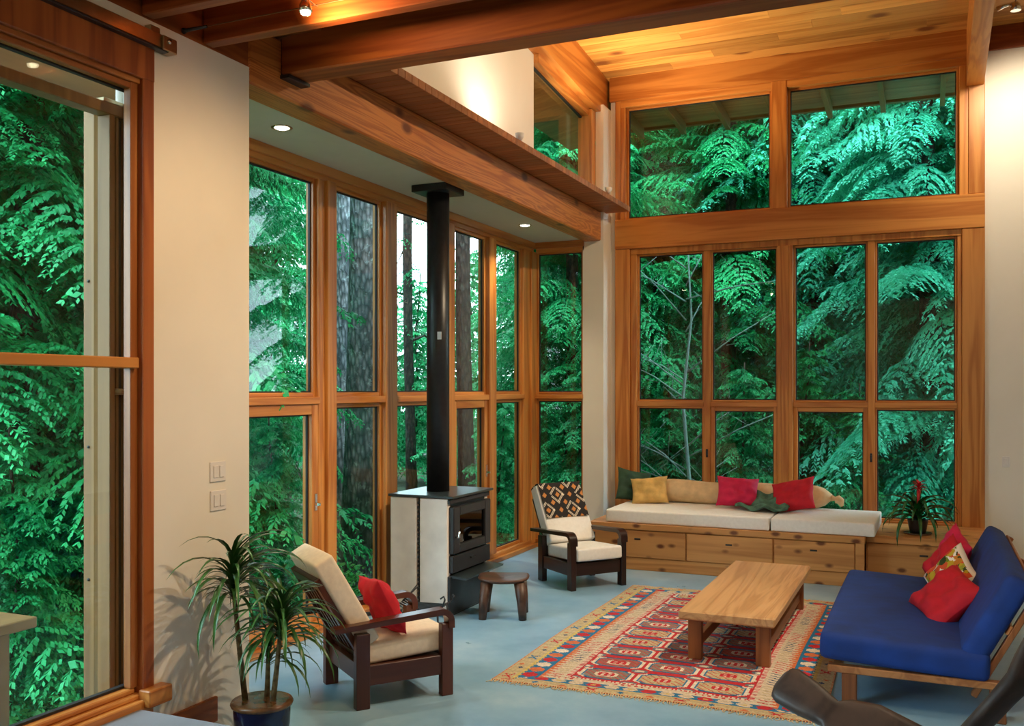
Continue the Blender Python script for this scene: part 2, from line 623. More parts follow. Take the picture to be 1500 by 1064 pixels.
def rounded_box(size, r=0.03, seg=3, puff=0.0, sub=4):
    """soft cushion block centred on the origin"""
    x, y, z = (d / 2 for d in size)
    bm = bmesh.new()
    bmesh.ops.create_cube(bm, size=1)
    for v in bm.verts:
        v.co = Vector((v.co.x * 2 * x, v.co.y * 2 * y, v.co.z * 2 * z))
    bmesh.ops.bevel(bm, geom=bm.edges[:], offset=r, segments=seg, profile=0.6, affect='EDGES')
    if puff:
        bmesh.ops.subdivide_edges(bm, edges=[e for e in bm.edges if e.calc_length() > 0.1], cuts=sub, use_grid_fill=True)
        for v in bm.verts:
            u, w = v.co.x / x, v.co.y / y
            k = max(0, (1 - u * u)) * max(0, (1 - w * w))
            v.co.z += math.copysign(puff * k, v.co.z)
            k2 = max(0, 1 - (v.co.z / (z + puff)) ** 2)
            v.co.x += math.copysign(puff * 0.35 * k2 * max(0, 1 - w * w), v.co.x) if abs(u) > 0.9 else 0
            v.co.y += math.copysign(puff * 0.35 * k2 * max(0, 1 - u * u), v.co.y) if abs(w) > 0.9 else 0
    bmesh.ops.recalc_face_normals(bm, faces=bm.faces)
    me = bpy.data.meshes.new('cushion')
    bm.to_mesh(me)
    bm.free()
    me.polygons.foreach_set('use_smooth', [True] * len(me.polygons))
    return me


def pillow_mesh(w, h, t, n=18, seed=0, wrinkle=0.012):
    """square throw pillow: plump centre, pinched edges, drawn-in sides with pointed corners; lies in XY"""
    rng = random.Random(seed)
    ph = [rng.uniform(0, 6.28) for _ in range(6)]
    vs, fs = [], []
    for sgn in (1, -1):
        for j in range(n + 1):
            for i in range(n + 1):
                u, v = 2 * i / n - 1, 2 * j / n - 1
                px = u * (1 - 0.10 * (1 - v * v) * abs(u) ** 3)
                py = v * (1 - 0.10 * (1 - u * u) * abs(v) ** 3)
                k = ((1 - u ** 4) * (1 - v ** 4)) ** 0.55
                wr = wrinkle * k * (math.sin(5 * u + 4 * v + ph[0]) + 0.7 * math.sin(9 * u - 6 * v + ph[1]) + 0.5 * math.sin(12 * v + 3 * u + ph[2]))
                vs.append((px * w / 2, py * h / 2, sgn * (t / 2 * k + 0.002) + wr))
    m = (n + 1) ** 2
    for sgn in (0, 1):
        for j in range(n):
            for i in range(n):
                q = [sgn * m + j * (n + 1) + i, sgn * m + j * (n + 1) + i + 1, sgn * m + (j + 1) * (n + 1) + i + 1, sgn * m + (j + 1) * (n + 1) + i]
                fs.append(tuple(q if sgn == 0 else q[::-1]))
    rim = [j * (n + 1) for j in range(n + 1)]
    edge = [i for i in range(n + 1)] + [j * (n + 1) + n for j in range(1, n + 1)] + [n * (n + 1) + i for i in range(n - 1, -1, -1)] + [j * (n + 1) for j in range(n - 1, 0, -1)]
    L = len(edge)
    for k in range(L):
        a, b = edge[k], edge[(k + 1) % L]
        fs.append((b, a, a + m, b + m))
    me = bpy.data.meshes.new('pillow')
    me.from_pydata(vs, [], fs)
    me.polygons.foreach_set('use_smooth', [True] * len(fs))
    me.update()
    return me


def colour_faces(me, cols):
    """cols: (n_faces, 3) linear colours written to a face-corner attribute"""
    at = me.color_attributes.new('pattern', 'FLOAT_COLOR', 'CORNER')
    cnt = np.empty(len(me.polygons), dtype=np.int32)
    me.polygons.foreach_get('loop_total', cnt)
    c = np.ones((len(me.loops), 4), dtype=np.float32)
    c[:, :3] = np.repeat(np.asarray(cols, dtype=np.float32), cnt, axis=0)
    at.data.foreach_set('color', c.ravel())


# ------------------------------------------------------------------ the shell
structure('floor', box((-4.75, 3.665, -0.15), (3.3, 11.7, 0.0), 0.001), 'floor')
structure('floor_platform', box((-3.73, -3.2, -0.10), (3.3, 3.665, 0.367), 0.004), 'platform')

XW = -3.73
structure('wall_left', wall_seg(
    ((-3.93, 3.79, 0.0), (XW, 4.565, 3.926)),
    ((-3.93, -3.2, 3.794), (XW, 3.79, 3.926)),
    ((-3.93, -3.2, 0.0), (XW, 0.66, 3.794)),
    ((-4.85, 4.43, -0.2), (-3.93, 4.565, 4.2)),
    ((-4.10, -3.2, 4.42), (-3.90, 9.43, 7.4)),
), 'wall')
structure('wall_back', wall_seg(
    ((0.54, 11.5, -0.1), (3.3, 11.7, 5.66)),
    ((-3.70, 11.5, 0.0), (-3.63, 11.7, 5.9)),
), 'wall')
structure('wall_corner', wall_seg(
    ((-3.97, 11.2, 0.0), (-3.70, 11.5, 4.19)),
    ((-3.80, 11.2, 4.19), (-3.70, 11.7, 5.52)),
), 'wall')
structure('wall_right', wall_seg(((3.1, -3.2, -0.1), (3.3, 11.7, 7.4))), 'wall')
structure('wall_front', wall_seg(((-4.1, -3.4, -0.1), (3.3, -3.2, 7.4))), 'wall')
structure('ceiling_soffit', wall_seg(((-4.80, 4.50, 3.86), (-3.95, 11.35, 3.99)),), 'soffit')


# great-room ceiling: sloping deck, planks laid along X one by one
def zc(y):
    return 5.91 + 0.0886 * (11.5 - y)


ceil = structure('ceiling', MB().prism([(-3.4, zc(-3.4) + 0.03), (13.35, zc(13.35) + 0.03), (13.35, zc(13.35) + 0.2), (-3.4, zc(-3.4) + 0.2)], 0, -5.2, 3.4), 'plank')
PW = 0.19
y = 11.62
row = 0
while y > 4.6:
    x = -3.9 - random.uniform(0, 1.6)
    while x < 3.1:
        ln = random.uniform(1.5, 3.4)
        x0, x1 = max(x, -3.92), min(x + ln, 3.1)
        if x1 - x0 > 0.02:
            ya, yb = y - PW, y
            g = 0.0018
            m = MB().prism([(ya + g, zc(ya + g)), (yb - g, zc(yb - g)), (yb - g, zc(yb - g) + 0.028), (ya + g, zc(ya + g) + 0.028)], 0, x0 + 0.001, x1 - 0.001)
            structure('plank', m, 'plank', ceil)
        x += ln
    y -= PW
    row += 1

# roof eave outside the back wall
eave = structure('roof_eave', MB().prism([(13.30, zc(13.3) - 0.02), (13.36, zc(13.36) - 0.02), (13.36, zc(13.36) + 0.2), (13.30, zc(13.3) + 0.2)], 0, -5.2, 3.4), 'pale_x')
y = 11.76
while y < 13.25:
    m = MB().prism([(y, zc(y)), (y + 0.183, zc(y + 0.183)), (y + 0.183, zc(y + 0.183) + 0.028), (y, zc(y) + 0.028)], 0, -5.2, 3.4)
    structure('plank', m, 'ledge', eave)
    y += 0.187
for x in (-4.42, -3.80, -3.19, -2.57, -1.90, -1.22, -0.56, 0.14, 0.82, 1.5):
    m = MB().prism([(11.74, zc(11.74) - 0.17), (13.28, zc(13.28) - 0.15), (13.28, zc(13.28)), (11.74, zc(11.74))], 0, x - 0.03, x + 0.03)
    structure('rafter', m, 'pale_y', eave)
eave2 = structure('roof_side_eave', MB().prism([(-4.9, 5.55), (-4.1, 5.75), (-4.1, 5.80), (-4.9, 5.60)], 1, 6.0, 13.3), 'ledge')

TR = [0]


def trim(mb, m):
    TR[0] += 1
    return structure('trim_%d' % TR[0], mb, m)


# big beam over the bay, ledge boards above it
trim(box((-3.95, 4.565, 3.835), (-3.73, 11.2, 4.19), 0.012), 'beam')
ledge = structure('trim_ledge', box((-3.95, 4.5, 4.205), (-3.42, 11.3, 4.25), 0.002), 'ledge')
y = 5.05
while y < 11.28:
    structure('board', box((-3.95, y + 0.002, 4.190), (-3.395, y + 0.096, 4.252), 0.002), 'ledge', ledge)
    y += 0.098
# header above the left wall, loft joists and loft floor
trim(box((-3.93, -3.2, 3.926), (-3.735, 4.565, 4.40), 0.004), 'dark_fir_y')
for k in range(8):
    trim(box((-3.73, 4.21 - 0.453 * k - 0.04, 3.935), (3.1, 4.21 - 0.453 * k + 0.04, 4.40), 0.006), 'dark_fir_x')
trim(box((-3.80, 4.87, 3.97), (3.1, 5.07, 4.40), 0.01), 'dark_fir_x')
structure('ceiling_loft', box((-4.1, -3.2, 4.40), (3.1, 5.07, 4.46), 0.002), 'dark_fir_x')
# steel seat under the dark beam
trim(MB().box((-3.86, 4.86, 3.945), (-3.66, 5.08, 3.968), 0.002).box((-3.735, 4.87, 3.965), (-3.722, 5.07, 4.2), 0.002), 'black')

# plates, head trims and posts of the back wall
trim(MB().prism([(11.44, zc(11.44) - 0.30), (11.62, zc(11.62) - 0.28), (11.62, zc(11.62) - 0.002), (11.44, zc(11.44) - 0.002)], 0, -3.70, 0.54), 'fir_x')
trim(MB().prism([(11.46, 5.66), (11.62, 5.66), (11.62, zc(11.62) - 0.002), (11.46, zc(11.46) - 0.002)], 0, 0.54, 3.1), 'dark_fir_x')
trim(box((-3.63, 11.44, 3.75), (0.54, 11.66, 4.12), 0.006), 'fir_x')
trim(box((-3.63, 11.45, 0.50), (-3.44, 11.66, 3.75), 0.006), 'fir_z')
trim(box((0.315, 11.45, 0.49), (0.54, 11.66, 3.75), 0.006), 'fir_z')
trim(box((0.38, 11.45, 4.12), (0.54, 11.66, zc(11.66) - 0.3), 0.006), 'fir_z')
trim(box((-3.63, 11.46, 4.12), (-3.56, 11.66, 5.63), 0.004), 'fir_z')
# sloping plate over the clerestory, sloping rafter on the right
trim(MB().prism([(5.07, zc(5.07) - 0.50), (11.62, zc(11.62) - 0.50), (11.62, zc(11.62) - 0.002), (5.07, zc(5.07) - 0.002)], 0, -3.90, -3.735), 'fir_y')
trim(MB().prism([(5.0, zc(5.0) - 0.62), (11.45, zc(11.45) - 0.62), (11.45, zc(11.45) - 0.002), (5.0, zc(5.0) - 0.002)], 0, 0.36, 0.53), 'fir_y')


# ------------------------------------------------------------------ windows
def frame_xz(name, y0, y1, x0, x1, z0, z1, t, m_v='fir_z', m_h='fir_x', glass=True, parent=None, gap=0.006):
    """a light lying in an XZ plane: 2 stiles, 2 rails, gasket, pane, all children of parent"""
    for a, b in ((x0, x0 + t), (x1 - t, x1)):
        structure('stile', box((a, y0, z0), (b, y1, z1), 0.004), m_v, parent)
    for a, b in ((z0, z0 + t), (z1 - t, z1)):
        structure('rail', box((x0 + t, y0 + 0.002, a), (x1 - t, y1, b), 0.004), m_h, parent)
    if glass:
        g = MB()
        ym = (y0 + y1) / 2
        e = 0.012
        for a, b in (((x0 + t, ym - .01, z0 + t), (x0 + t + e, ym + .01, z1 - t)), ((x1 - t - e, ym - .01, z0 + t), (x1 - t, ym + .01, z1 - t)),
                     ((x0 + t + e, ym - .01, z0 + t), (x1 - t - e, ym + .01, z0 + t + e)), ((x0 + t + e, ym - .01, z1 - t - e), (x1 - t - e, ym + .01, z1 - t))):
            g.box(a, b, 0.001)
        structure('gasket', g, 'gasket', parent)
        structure('pane', box((x0 + t, ym - 0.004, z0 + t), (x1 - t, ym + 0.004, z1 - t), 0.0005), 'glass', parent)


def frame_yz(x0, x1, y0, y1, z0, z1, t, parent, tb=None):
    tb = tb or t
    for a, b in ((y0, y0 + t), (y1 - t, y1)):
        structure('stile', box((x0, a, z0), (x1, b, z1), 0.004), 'fir_z', parent)
    for a, b in ((z0, z0 + tb), (z1 - t, z1)):
        structure('rail', box((x0, y0 + t, a), (x1 - 0.002, y1 - t, b), 0.004), 'fir_y', parent)
    xm = (x0 + x1) / 2
    g = MB()
    e = 0.012
    for a, b in (((xm - .01, y0 + t, z0 + tb), (xm + .01, y0 + t + e, z1 - t)), ((xm - .01, y1 - t - e, z0 + tb), (xm + .01, y1 - t, z1 - t)),
                 ((xm - .01, y0 + t + e, z0 + tb), (xm + .01, y1 - t - e, z0 + tb + e)), ((xm - .01, y0 + t + e, z1 - t - e), (xm + .01, y1 - t - e, z1 - t))):
        g.box(a, b, 0.001)
    structure('gasket', g, 'gasket', parent)
    structure('pane', box((xm - 0.004, y0 + t, z0 + tb), (xm + 0.004, y1 - t, z1 - t), 0.0005), 'glass', parent)


WN = [0]


def window(mb, m):
    WN[0] += 1
    return structure('window_%d' % WN[0], mb, m)


# lower back window: jamb lining, one stout mullion, thin muntins, rail; eight lights
w = window(MB().box((-3.44, 11.49, 0.50), (-3.36, 11.64, 3.70)).box((0.27, 11.49, 0.49), (0.315, 11.64, 3.70))
           .box((-3.44, 11.48, 3.68), (0.315, 11.66, 3.75)), 'fir_z')
structure('sill', box((-3.36, 11.47, 0.46), (0.27, 11.66, 0.515), 0.004), 'fir_x', w)
structure('mullion', MB().box((-1.645, 11.455, 0.515), (-1.470, 11.64, 3.68)).box((-1.60, 11.445, 0.515), (-1.515, 11.46, 3.68)), 'fir_z', w)
structure('muntin', box((-2.520, 11.50, 0.515), (-2.440, 11.60, 3.68)), 'fir_z', w)
structure('muntin', box((-0.650, 11.50, 0.515), (-0.575, 11.60, 3.68)), 'fir_z', w)
for a, b in ((-3.36, -2.52), (-2.44, -1.645), (-1.47, -0.65), (-0.575, 0.27)):
    structure('rail', box((a, 11.495, 1.785), (b, 11.605, 1.845)), 'fir_x', w)
for i, (a, b) in enumerate(((-3.36, -2.52), (-2.44, -1.645), (-1.47, -0.65), (-0.575, 0.27))):
    frame_xz('light', 11.53, 11.58, a, b, 1.845, 3.68, 0.022, parent=w)
    t = 0.05 if i in (1, 2) else 0.022
    frame_xz('light', 11.515, 11.585, a, b, 0.515, 1.785, t, parent=w)
    if i in (1, 2):
        xx = a - 0.04 if i == 1 else b + 0.035
        structure('latch', MB().box((xx - 0.012, 11.485, 1.17), (xx + 0.012, 11.50, 1.27), 0.003).box((xx - 0.006, 11.47, 1.20), (xx + 0.006, 11.487, 1.25), 0.002), 'black', w)
# upper back windows
w = window(MB().box((-3.56, 11.47, 4.12), (-3.50, 11.64, 5.62)).box((0.29, 11.47, 4.12), (0.38, 11.64, 5.62)).box((-1.715, 11.455, 4.12), (-1.535, 11.64, 5.62), 0.006), 'fir_z')
structure('head_trim', box((-3.56, 11.46, 5.53), (0.38, 11.64, 5.63)), 'fir_x', w)
for a, b in ((-3.50, -1.715), (-1.535, 0.29)):
    frame_xz('light', 11.53, 11.58, a, b, 4.12, 5.53, 0.028, parent=w)
# bay windows along the stove wall
XB = -4.65
w = window(MB().box((XB - 0.10, 4.565, 3.78), (XB + 0.05, 11.2, 3.86)).box((XB - 0.10, 4.565, 3.735), (XB + 0.02, 11.2, 3.785)), 'fir_y')
structure('sill', MB().box((XB - 0.12, 4.565, 0.0), (XB + 0.10, 11.2, 0.05)).box((XB - 0.12, 4.565, 0.05), (XB + 0.05, 11.2, 0.095)), 'fir_y', w)
POSTS = [(6.53, 6.62, 0.03), (6.62, 6.75, 0.06), (7.56, 7.765, 0.05), (8.74, 8.95, 0.05), (9.81, 10.0, 0.05)]
for a, b, d in POSTS:
    structure('post', box((XB - 0.10, a, 0.095), (XB + d, b, 3.74), 0.006), 'fir_z', w)
LIGHTS = [(4.95, 6.53, True), (6.75, 7.56, False), (7.765, 8.74, False), (8.95, 9.81, True), (10.0, 10.85, False)]
for a, b, casement in LIGHTS:
    frame_yz(XB - 0.07, XB + 0.0, a, b, 1.935, 3.74, 0.035, w)
    structure('transom', box((XB - 0.09, a, 1.875), (XB + 0.045, b, 1.935), 0.005), 'fir_y', w)
    t = 0.085 if casement else 0.035
    frame_yz(XB - 0.07, XB + (0.025 if casement else 0.0), a, b, 0.095, 1.875, t, w)
    if casement:
        structure('latch', MB().box((XB + 0.02, b - 0.055, 1.0), (XB + 0.035, b - 0.025, 1.14), 0.003).box((XB + 0.03, b - 0.05, 1.04), (XB + 0.075, b - 0.03, 1.065), 0.003), 'chrome', w)
structure('corner_post', MB().box((XB - 0.10, 10.85, 0.0), (XB + 0.03, 11.05, 3.74), 0.006).box((XB - 0.10, 11.05, 0.0), (XB + 0.055, 11.35, 3.74), 0.006), 'fir_z', w)
# end window of the bay
w = window(MB().box((-4.60, 11.17, 3.78), (-3.95, 11.32, 3.86)).box((-4.60, 11.2, 3.73), (-3.95, 11.32, 3.785)), 'fir_x')
structure('sill', MB().box((-4.60, 11.12, 0.0), (-3.95, 11.34, 0.05)).box((-4.60, 11.17, 0.05), (-3.95, 11.34, 0.095)), 'fir_x', w)
frame_xz('light', 11.22, 11.28, -4.60, -3.965, 1.935, 3.74, 0.028, parent=w)
structure('transom', box((-4.60, 11.17, 1.875), (-3.965, 11.29, 1.935), 0.005), 'fir_x', w)
frame_xz('light', 11.22, 11.28, -4.60, -3.965, 0.095, 1.875, 0.028, parent=w)
# clerestory window above the ledge (sloping head)
zl = lambda yy: zc(yy) - 0.50
w = window(MB().box((-3.98, 11.05, 4.25), (-3.80, 11.2, 5.44), 0.005), 'fir_z')
structure('head_trim', MB().prism([(9.43, zl(9.43) - 0.09), (11.2, zl(11.2) - 0.09), (11.2, zl(11.2)), (9.43, zl(9.43))], 0, -3.99, -3.84), 'fir_y', w)
structure('gasket', MB().prism([(9.43, zl(9.43) - 0.11), (11.05, zl(11.05) - 0.11), (11.05, zl(11.05) - 0.088), (9.43, zl(9.43) - 0.088)], 0, -3.96, -3.93), 'gasket', w)
structure('pane', MB().prism([(9.43, 4.25), (11.06, 4.25), (11.06, zl(11.06) - 0.09), (9.43, zl(9.43) - 0.09)], 0, -3.949, -3.941), 'glass', w)

# ------------------------------------------------------------------ glass door on the left
d = structure('door_1', MB().box((-3.84, 3.712, 0.367), (-3.712, 3.79, 3.794), 0.005).box((-3.84, 0.66, 3.60), (-3.708, 3.79, 3.794), 0.005), 'dark_fir_z')
structure('jamb', MB().box((-3.83, 3.735, 0.46), (-3.80, 3.77, 3.60), 0.002).box((-3.80, 3.665, 0.46), (-3.75, 3.74, 3.60), 0.004), 'door_z', d)
structure('head', MB().box((-3.83, 0.66, 3.575), (-3.735, 3.73, 3.605), 0.004).box((-3.80, 0.66, 3.545), (-3.755, 3.70, 3.575), 0.004), 'door_y', d)
structure('threshold', MB().box((-3.96, 0.66, 0.206), (-3.683, 3.758, 0.404), 0.006).box((-3.92, 0.66, 0.404), (-3.72, 3.72, 0.43), 0.006).box((-3.85, 0.66, 0.43), (-3.755, 3.70, 0.458), 0.006), 'fir_y', d)
structure('threshold_block', box((-3.725, 3.69, 0.364), (-3.645, 3.85, 0.452), 0.006), 'fir_y', d)
structure('transom', box((-3.81, 0.66, 2.106), (-3.715, 3.69, 2.161), 0.005), 'fir_y', d)
g = MB()
g.box((-3.83, 3.698, 0.458), (-3.80, 3.722, 3.56), 0.001).box((-3.83, 0.66, 3.538), (-3.80, 3.698, 3.56), 0.001).box((-3.83, 0.66, 0.458), (-3.80, 3.698, 0.472), 0.001)
structure('gasket', g, 'gasket', d)
structure('pane', box((-3.822, 0.66, 2.161), (-3.814, 3.70, 3.545), 0.0005), 'glass', d)
structure('pane', box((-3.822, 0.66, 0.465), (-3.814, 3.70, 2.106), 0.0005), 'glass', d)
# the stacked sliding sash and casing standing outside the glass
sash = structure('door_2', MB().box((-4.02, 3.700, 0.35), (-3.93, 3.735, 3.44), 0.004).box((-4.02, 0.9, 3.44), (-3.93, 3.83, 3.50), 0.004), 'pale_z')
structure('channel', box((-4.0, 3.735, 0.35), (-3.955, 3.757, 3.43), 0.001), 'mahog_z', sash)
structure('stile', box((-4.01, 3.757, 0.35), (-3.945, 3.775, 3.44), 0.003), 'pale_z', sash)
structure('channel', box((-3.99, 3.775, 0.35), (-3.955, 3.80, 3.43), 0.001), 'gasket', sash)
structure('casing', box((-4.0, 3.800, 0.35), (-3.935, 3.86, 3.44), 0.004), 'pale_z', sash)
structure('handle', MB().tube([(-3.96, 3.745, 1.985), (-3.90, 3.745, 1.985), (-3.90, 3.80, 1.985)], 0.017, 10), 'pale_y', sash)
structure('flashing', box((-4.03, 3.66, 3.50), (-3.93, 3.86, 3.52), 0.002), 'steel', sash)

structure('baseboard_left', box((-3.730, 3.669, 0.111), (-3.706, 4.268, 0.253), 0.004), 'dark_fir_y')
structure('baseboard_back', box((0.54, 11.475, 0.0), (3.1, 11.5, 0.15), 0.004), 'fir_x')

# ------------------------------------------------------------------ exterior timber, ground
structure('ground_outside', box((-60, -30, -0.75), (60, 70, -0.55), 0.01), 'ground')
p = thing('deck_post', 'pale timber post standing outside the left glass door', 'post', (-4.645, 4.235, -0.55))
MB().box((-0.045, -0.023, 0), (0.045, 0.023, 4.28), 0.004).build('shaft', 'pale_z', p)
MB().box((-0.03, -4.5, 4.28), (0.03, 0.16, 4.62), 0.006).build('lintel', 'pale_y', p)
for z in (1.4, 2.2, 3.2):
    MB().tube([(0.0, -0.022, z), (0.0, -0.030, z)], 0.009, 8).build('bolt', 'black', p)
p = thing('deck_rail_end', 'cedar rail post with a flat plank cap outside the glass door, lower left', 'railing', (-4.75, 3.62, -0.55))
MB().box((-0.09, -0.10, 0), (0.05, 0.10, 1.20), 0.006).build('post', 'pale_z', p)
MB().box((-0.20, 0.0, 0), (-0.10, 0.12, 1.20), 0.006).build('post', 'pale_z', p)
MB().box((-0.40, -1.6, 1.20), (0.12, 0.22, 1.26), 0.006).build('cap', 'pale_y', p)

# ------------------------------------------------------------------ trees


def branch(rng, L, droop, leaf, dens):
    """feathery drooping spray growing along +X; diamond leaflets (n,4,3) and tip weights"""
    quads, tips = [], []
    nt_ = max(7, int(L / 0.072))
    s = np.linspace(0.06, 1.0, nt_)
    side = np.where(np.arange(nt_) % 2 == 0, 1.0, -1.0)
    ax = np.stack([L * s, 0.03 * L * np.sin(3 * s + rng.random() * 6), L * (0.14 * s - droop * s * s)], 1)
    tl = L * 0.27 * (1 - s) ** 0.7 + 0.10
    for i in range(nt_):
        k = max(4, int(tl[i] / 0.034 * dens))
        t = np.linspace(0.05, 1, k)
        ang = R(55) * side[i] + rng.normal(0, 0.14)
        dr = np.array([math.cos(ang), math.sin(ang), 0.0])
        p = ax[i] + np.outer(t * tl[i], dr)
        p[:, 2] += rng.normal(0, 0.02) - (0.42 + droop * 0.6) * tl[i] * t ** 2
        for sg in (1, -1):
            a2 = ang + sg * R(40) + rng.normal(0, 0.25, k)
            ln = leaf * (1.15 - 0.4 * t) * rng.uniform(0.75, 1.3, k)
            dz = -0.35 - 0.8 * rng.random(k)
            dv = np.stack([np.cos(a2), np.sin(a2), dz], 1) * (ln / np.sqrt(1 + dz * dz))[:, None]
            wv = np.stack([-np.sin(a2), np.cos(a2), rng.normal(0, 0.5, k)], 1) * (ln * 0.22)[:, None]
            quads.append(np.stack([p, p + 0.5 * dv + wv, p + dv, p + 0.5 * dv - wv], 1))
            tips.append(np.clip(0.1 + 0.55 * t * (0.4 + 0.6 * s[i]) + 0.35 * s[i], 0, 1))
    return np.concatenate(quads), np.concatenate(tips)


def crown_mesh(name, seed, z0, z1, radius, n, droop, leaf, dens, top=0.35):
    rng = np.random.default_rng(seed)
    lib = [branch(rng, radius * (0.72 + 0.12 * k), droop * (0.8 + 0.1 * k), leaf, dens) for k in range(4)]
    Q, T = [], []
    for i in range(n):
        f = (i + rng.random()) / n
        z = z0 + (z1 - z0) * f
        sc = (1 - (1 - top) * f) * rng.uniform(0.75, 1.12)
        q, t = lib[rng.integers(4)]
        base = q[:, :1, :]
        q = base * sc + (q - base) * (0.5 + 0.5 * sc)
        pitch = rng.normal(0.0, 0.16)
        cp, sp = math.cos(pitch), math.sin(pitch)
        x = q[..., 0] * cp - q[..., 2] * sp
        zz = q[..., 0] * sp + q[..., 2] * cp
        a = i * 2.39996 + rng.normal(0, 0.3)
        ca, sa = math.cos(a), math.sin(a)
        roll = rng.normal(0, 0.3)
        yy = q[..., 1]
        Q.append(np.stack([x * ca - yy * sa, x * sa + yy * ca, zz + yy * roll + z], -1))
        T.append(np.clip(t + rng.normal(0, 0.12), 0, 1))
    Q = np.concatenate(Q)
    T = np.concatenate(T)
    n4 = len(Q)
    me = bpy.data.meshes.new(name)
    me.vertices.add(n4 * 4)
    me.vertices.foreach_set('co', Q.reshape(-1).astype(np.float32))
    me.loops.add(n4 * 4)
    me.loops.foreach_set('vertex_index', np.arange(n4 * 4, dtype=np.int32))
    me.polygons.add(n4)
    me.polygons.foreach_set('loop_start', np.arange(0, n4 * 4, 4, dtype=np.int32))
    me.polygons.foreach_set('loop_total', np.full(n4, 4, dtype=np.int32))
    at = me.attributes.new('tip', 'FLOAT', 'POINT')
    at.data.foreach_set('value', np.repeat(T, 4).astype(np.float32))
    me.update(calc_edges=True)
    return me


def trunk_mesh(name, r0, r1, h, seed, n=14):
    rng = random.Random(seed)
    pts = [(0.05 * math.sin(i * 0.9 + seed), 0.05 * math.cos(i * 0.7 + seed), h * i / 8) for i in range(9)]
    rad = [r0 + (r1 - r0) * (i / 8) + (0.25 * r0 if i == 0 else 0) + rng.uniform(-0.03, 0.03) * r0 for i in range(9)]
    return MB().tube(pts, rad, n).mesh(name)


CROWNS = [
    crown_mesh('hemlock_crown_a', 1, 0.6, 12.5, 2.9, 230, 0.40, 0.070, 1.2, 0.55),
    crown_mesh('hemlock_crown_b', 2, 0.6, 12.5, 2.5, 230, 0.34, 0.066, 1.2, 0.55),
    crown_mesh('cedar_crown', 3, 0.5, 12.5, 2.7, 220, 0.62, 0.088, 1.1, 0.55),
    crown_mesh('young_crown', 4, 0.25, 3.2, 1.3, 90, 0.35, 0.07, 0.9, 0.25),
]
for i, me in enumerate(CROWNS):
    me.materials.append(M[['hemlock', 'hemlock', 'cedar', 'hemlock'][i]])
TRUNKS = [trunk_mesh('trunk_a', 0.16, 0.05, 12.6, 1), trunk_mesh('trunk_b', 0.13, 0.04, 12.6, 2), trunk_mesh('trunk_c', 0.2, 0.05, 12.6, 3), trunk_mesh('trunk_d', 0.04, 0.01, 3.3, 4, 8)]
for me in TRUNKS:
    me.materials.append(M['bark2'])


def tree(kind, x, y, sc, rz, label, group=None, cat='tree', zs=1.0):
    t = thing(['hemlock_tree', 'hemlock_tree', 'cedar_tree', 'young_conifer'][kind], label, cat, (x, y, -0.56), rz, group)
    t.scale = (sc, sc, sc * zs)
    link('foliage', CROWNS[kind], None, t)
    link('trunk', TRUNKS[kind], None, t)
    return t


def polar(px, dist):
    """point at a bearing given as a horizontal position across the view, dist metres out"""
    a = math.atan((px - 750) / 1391.0) - 0.415
    return dist * math.sin(a), dist * math.cos(a)


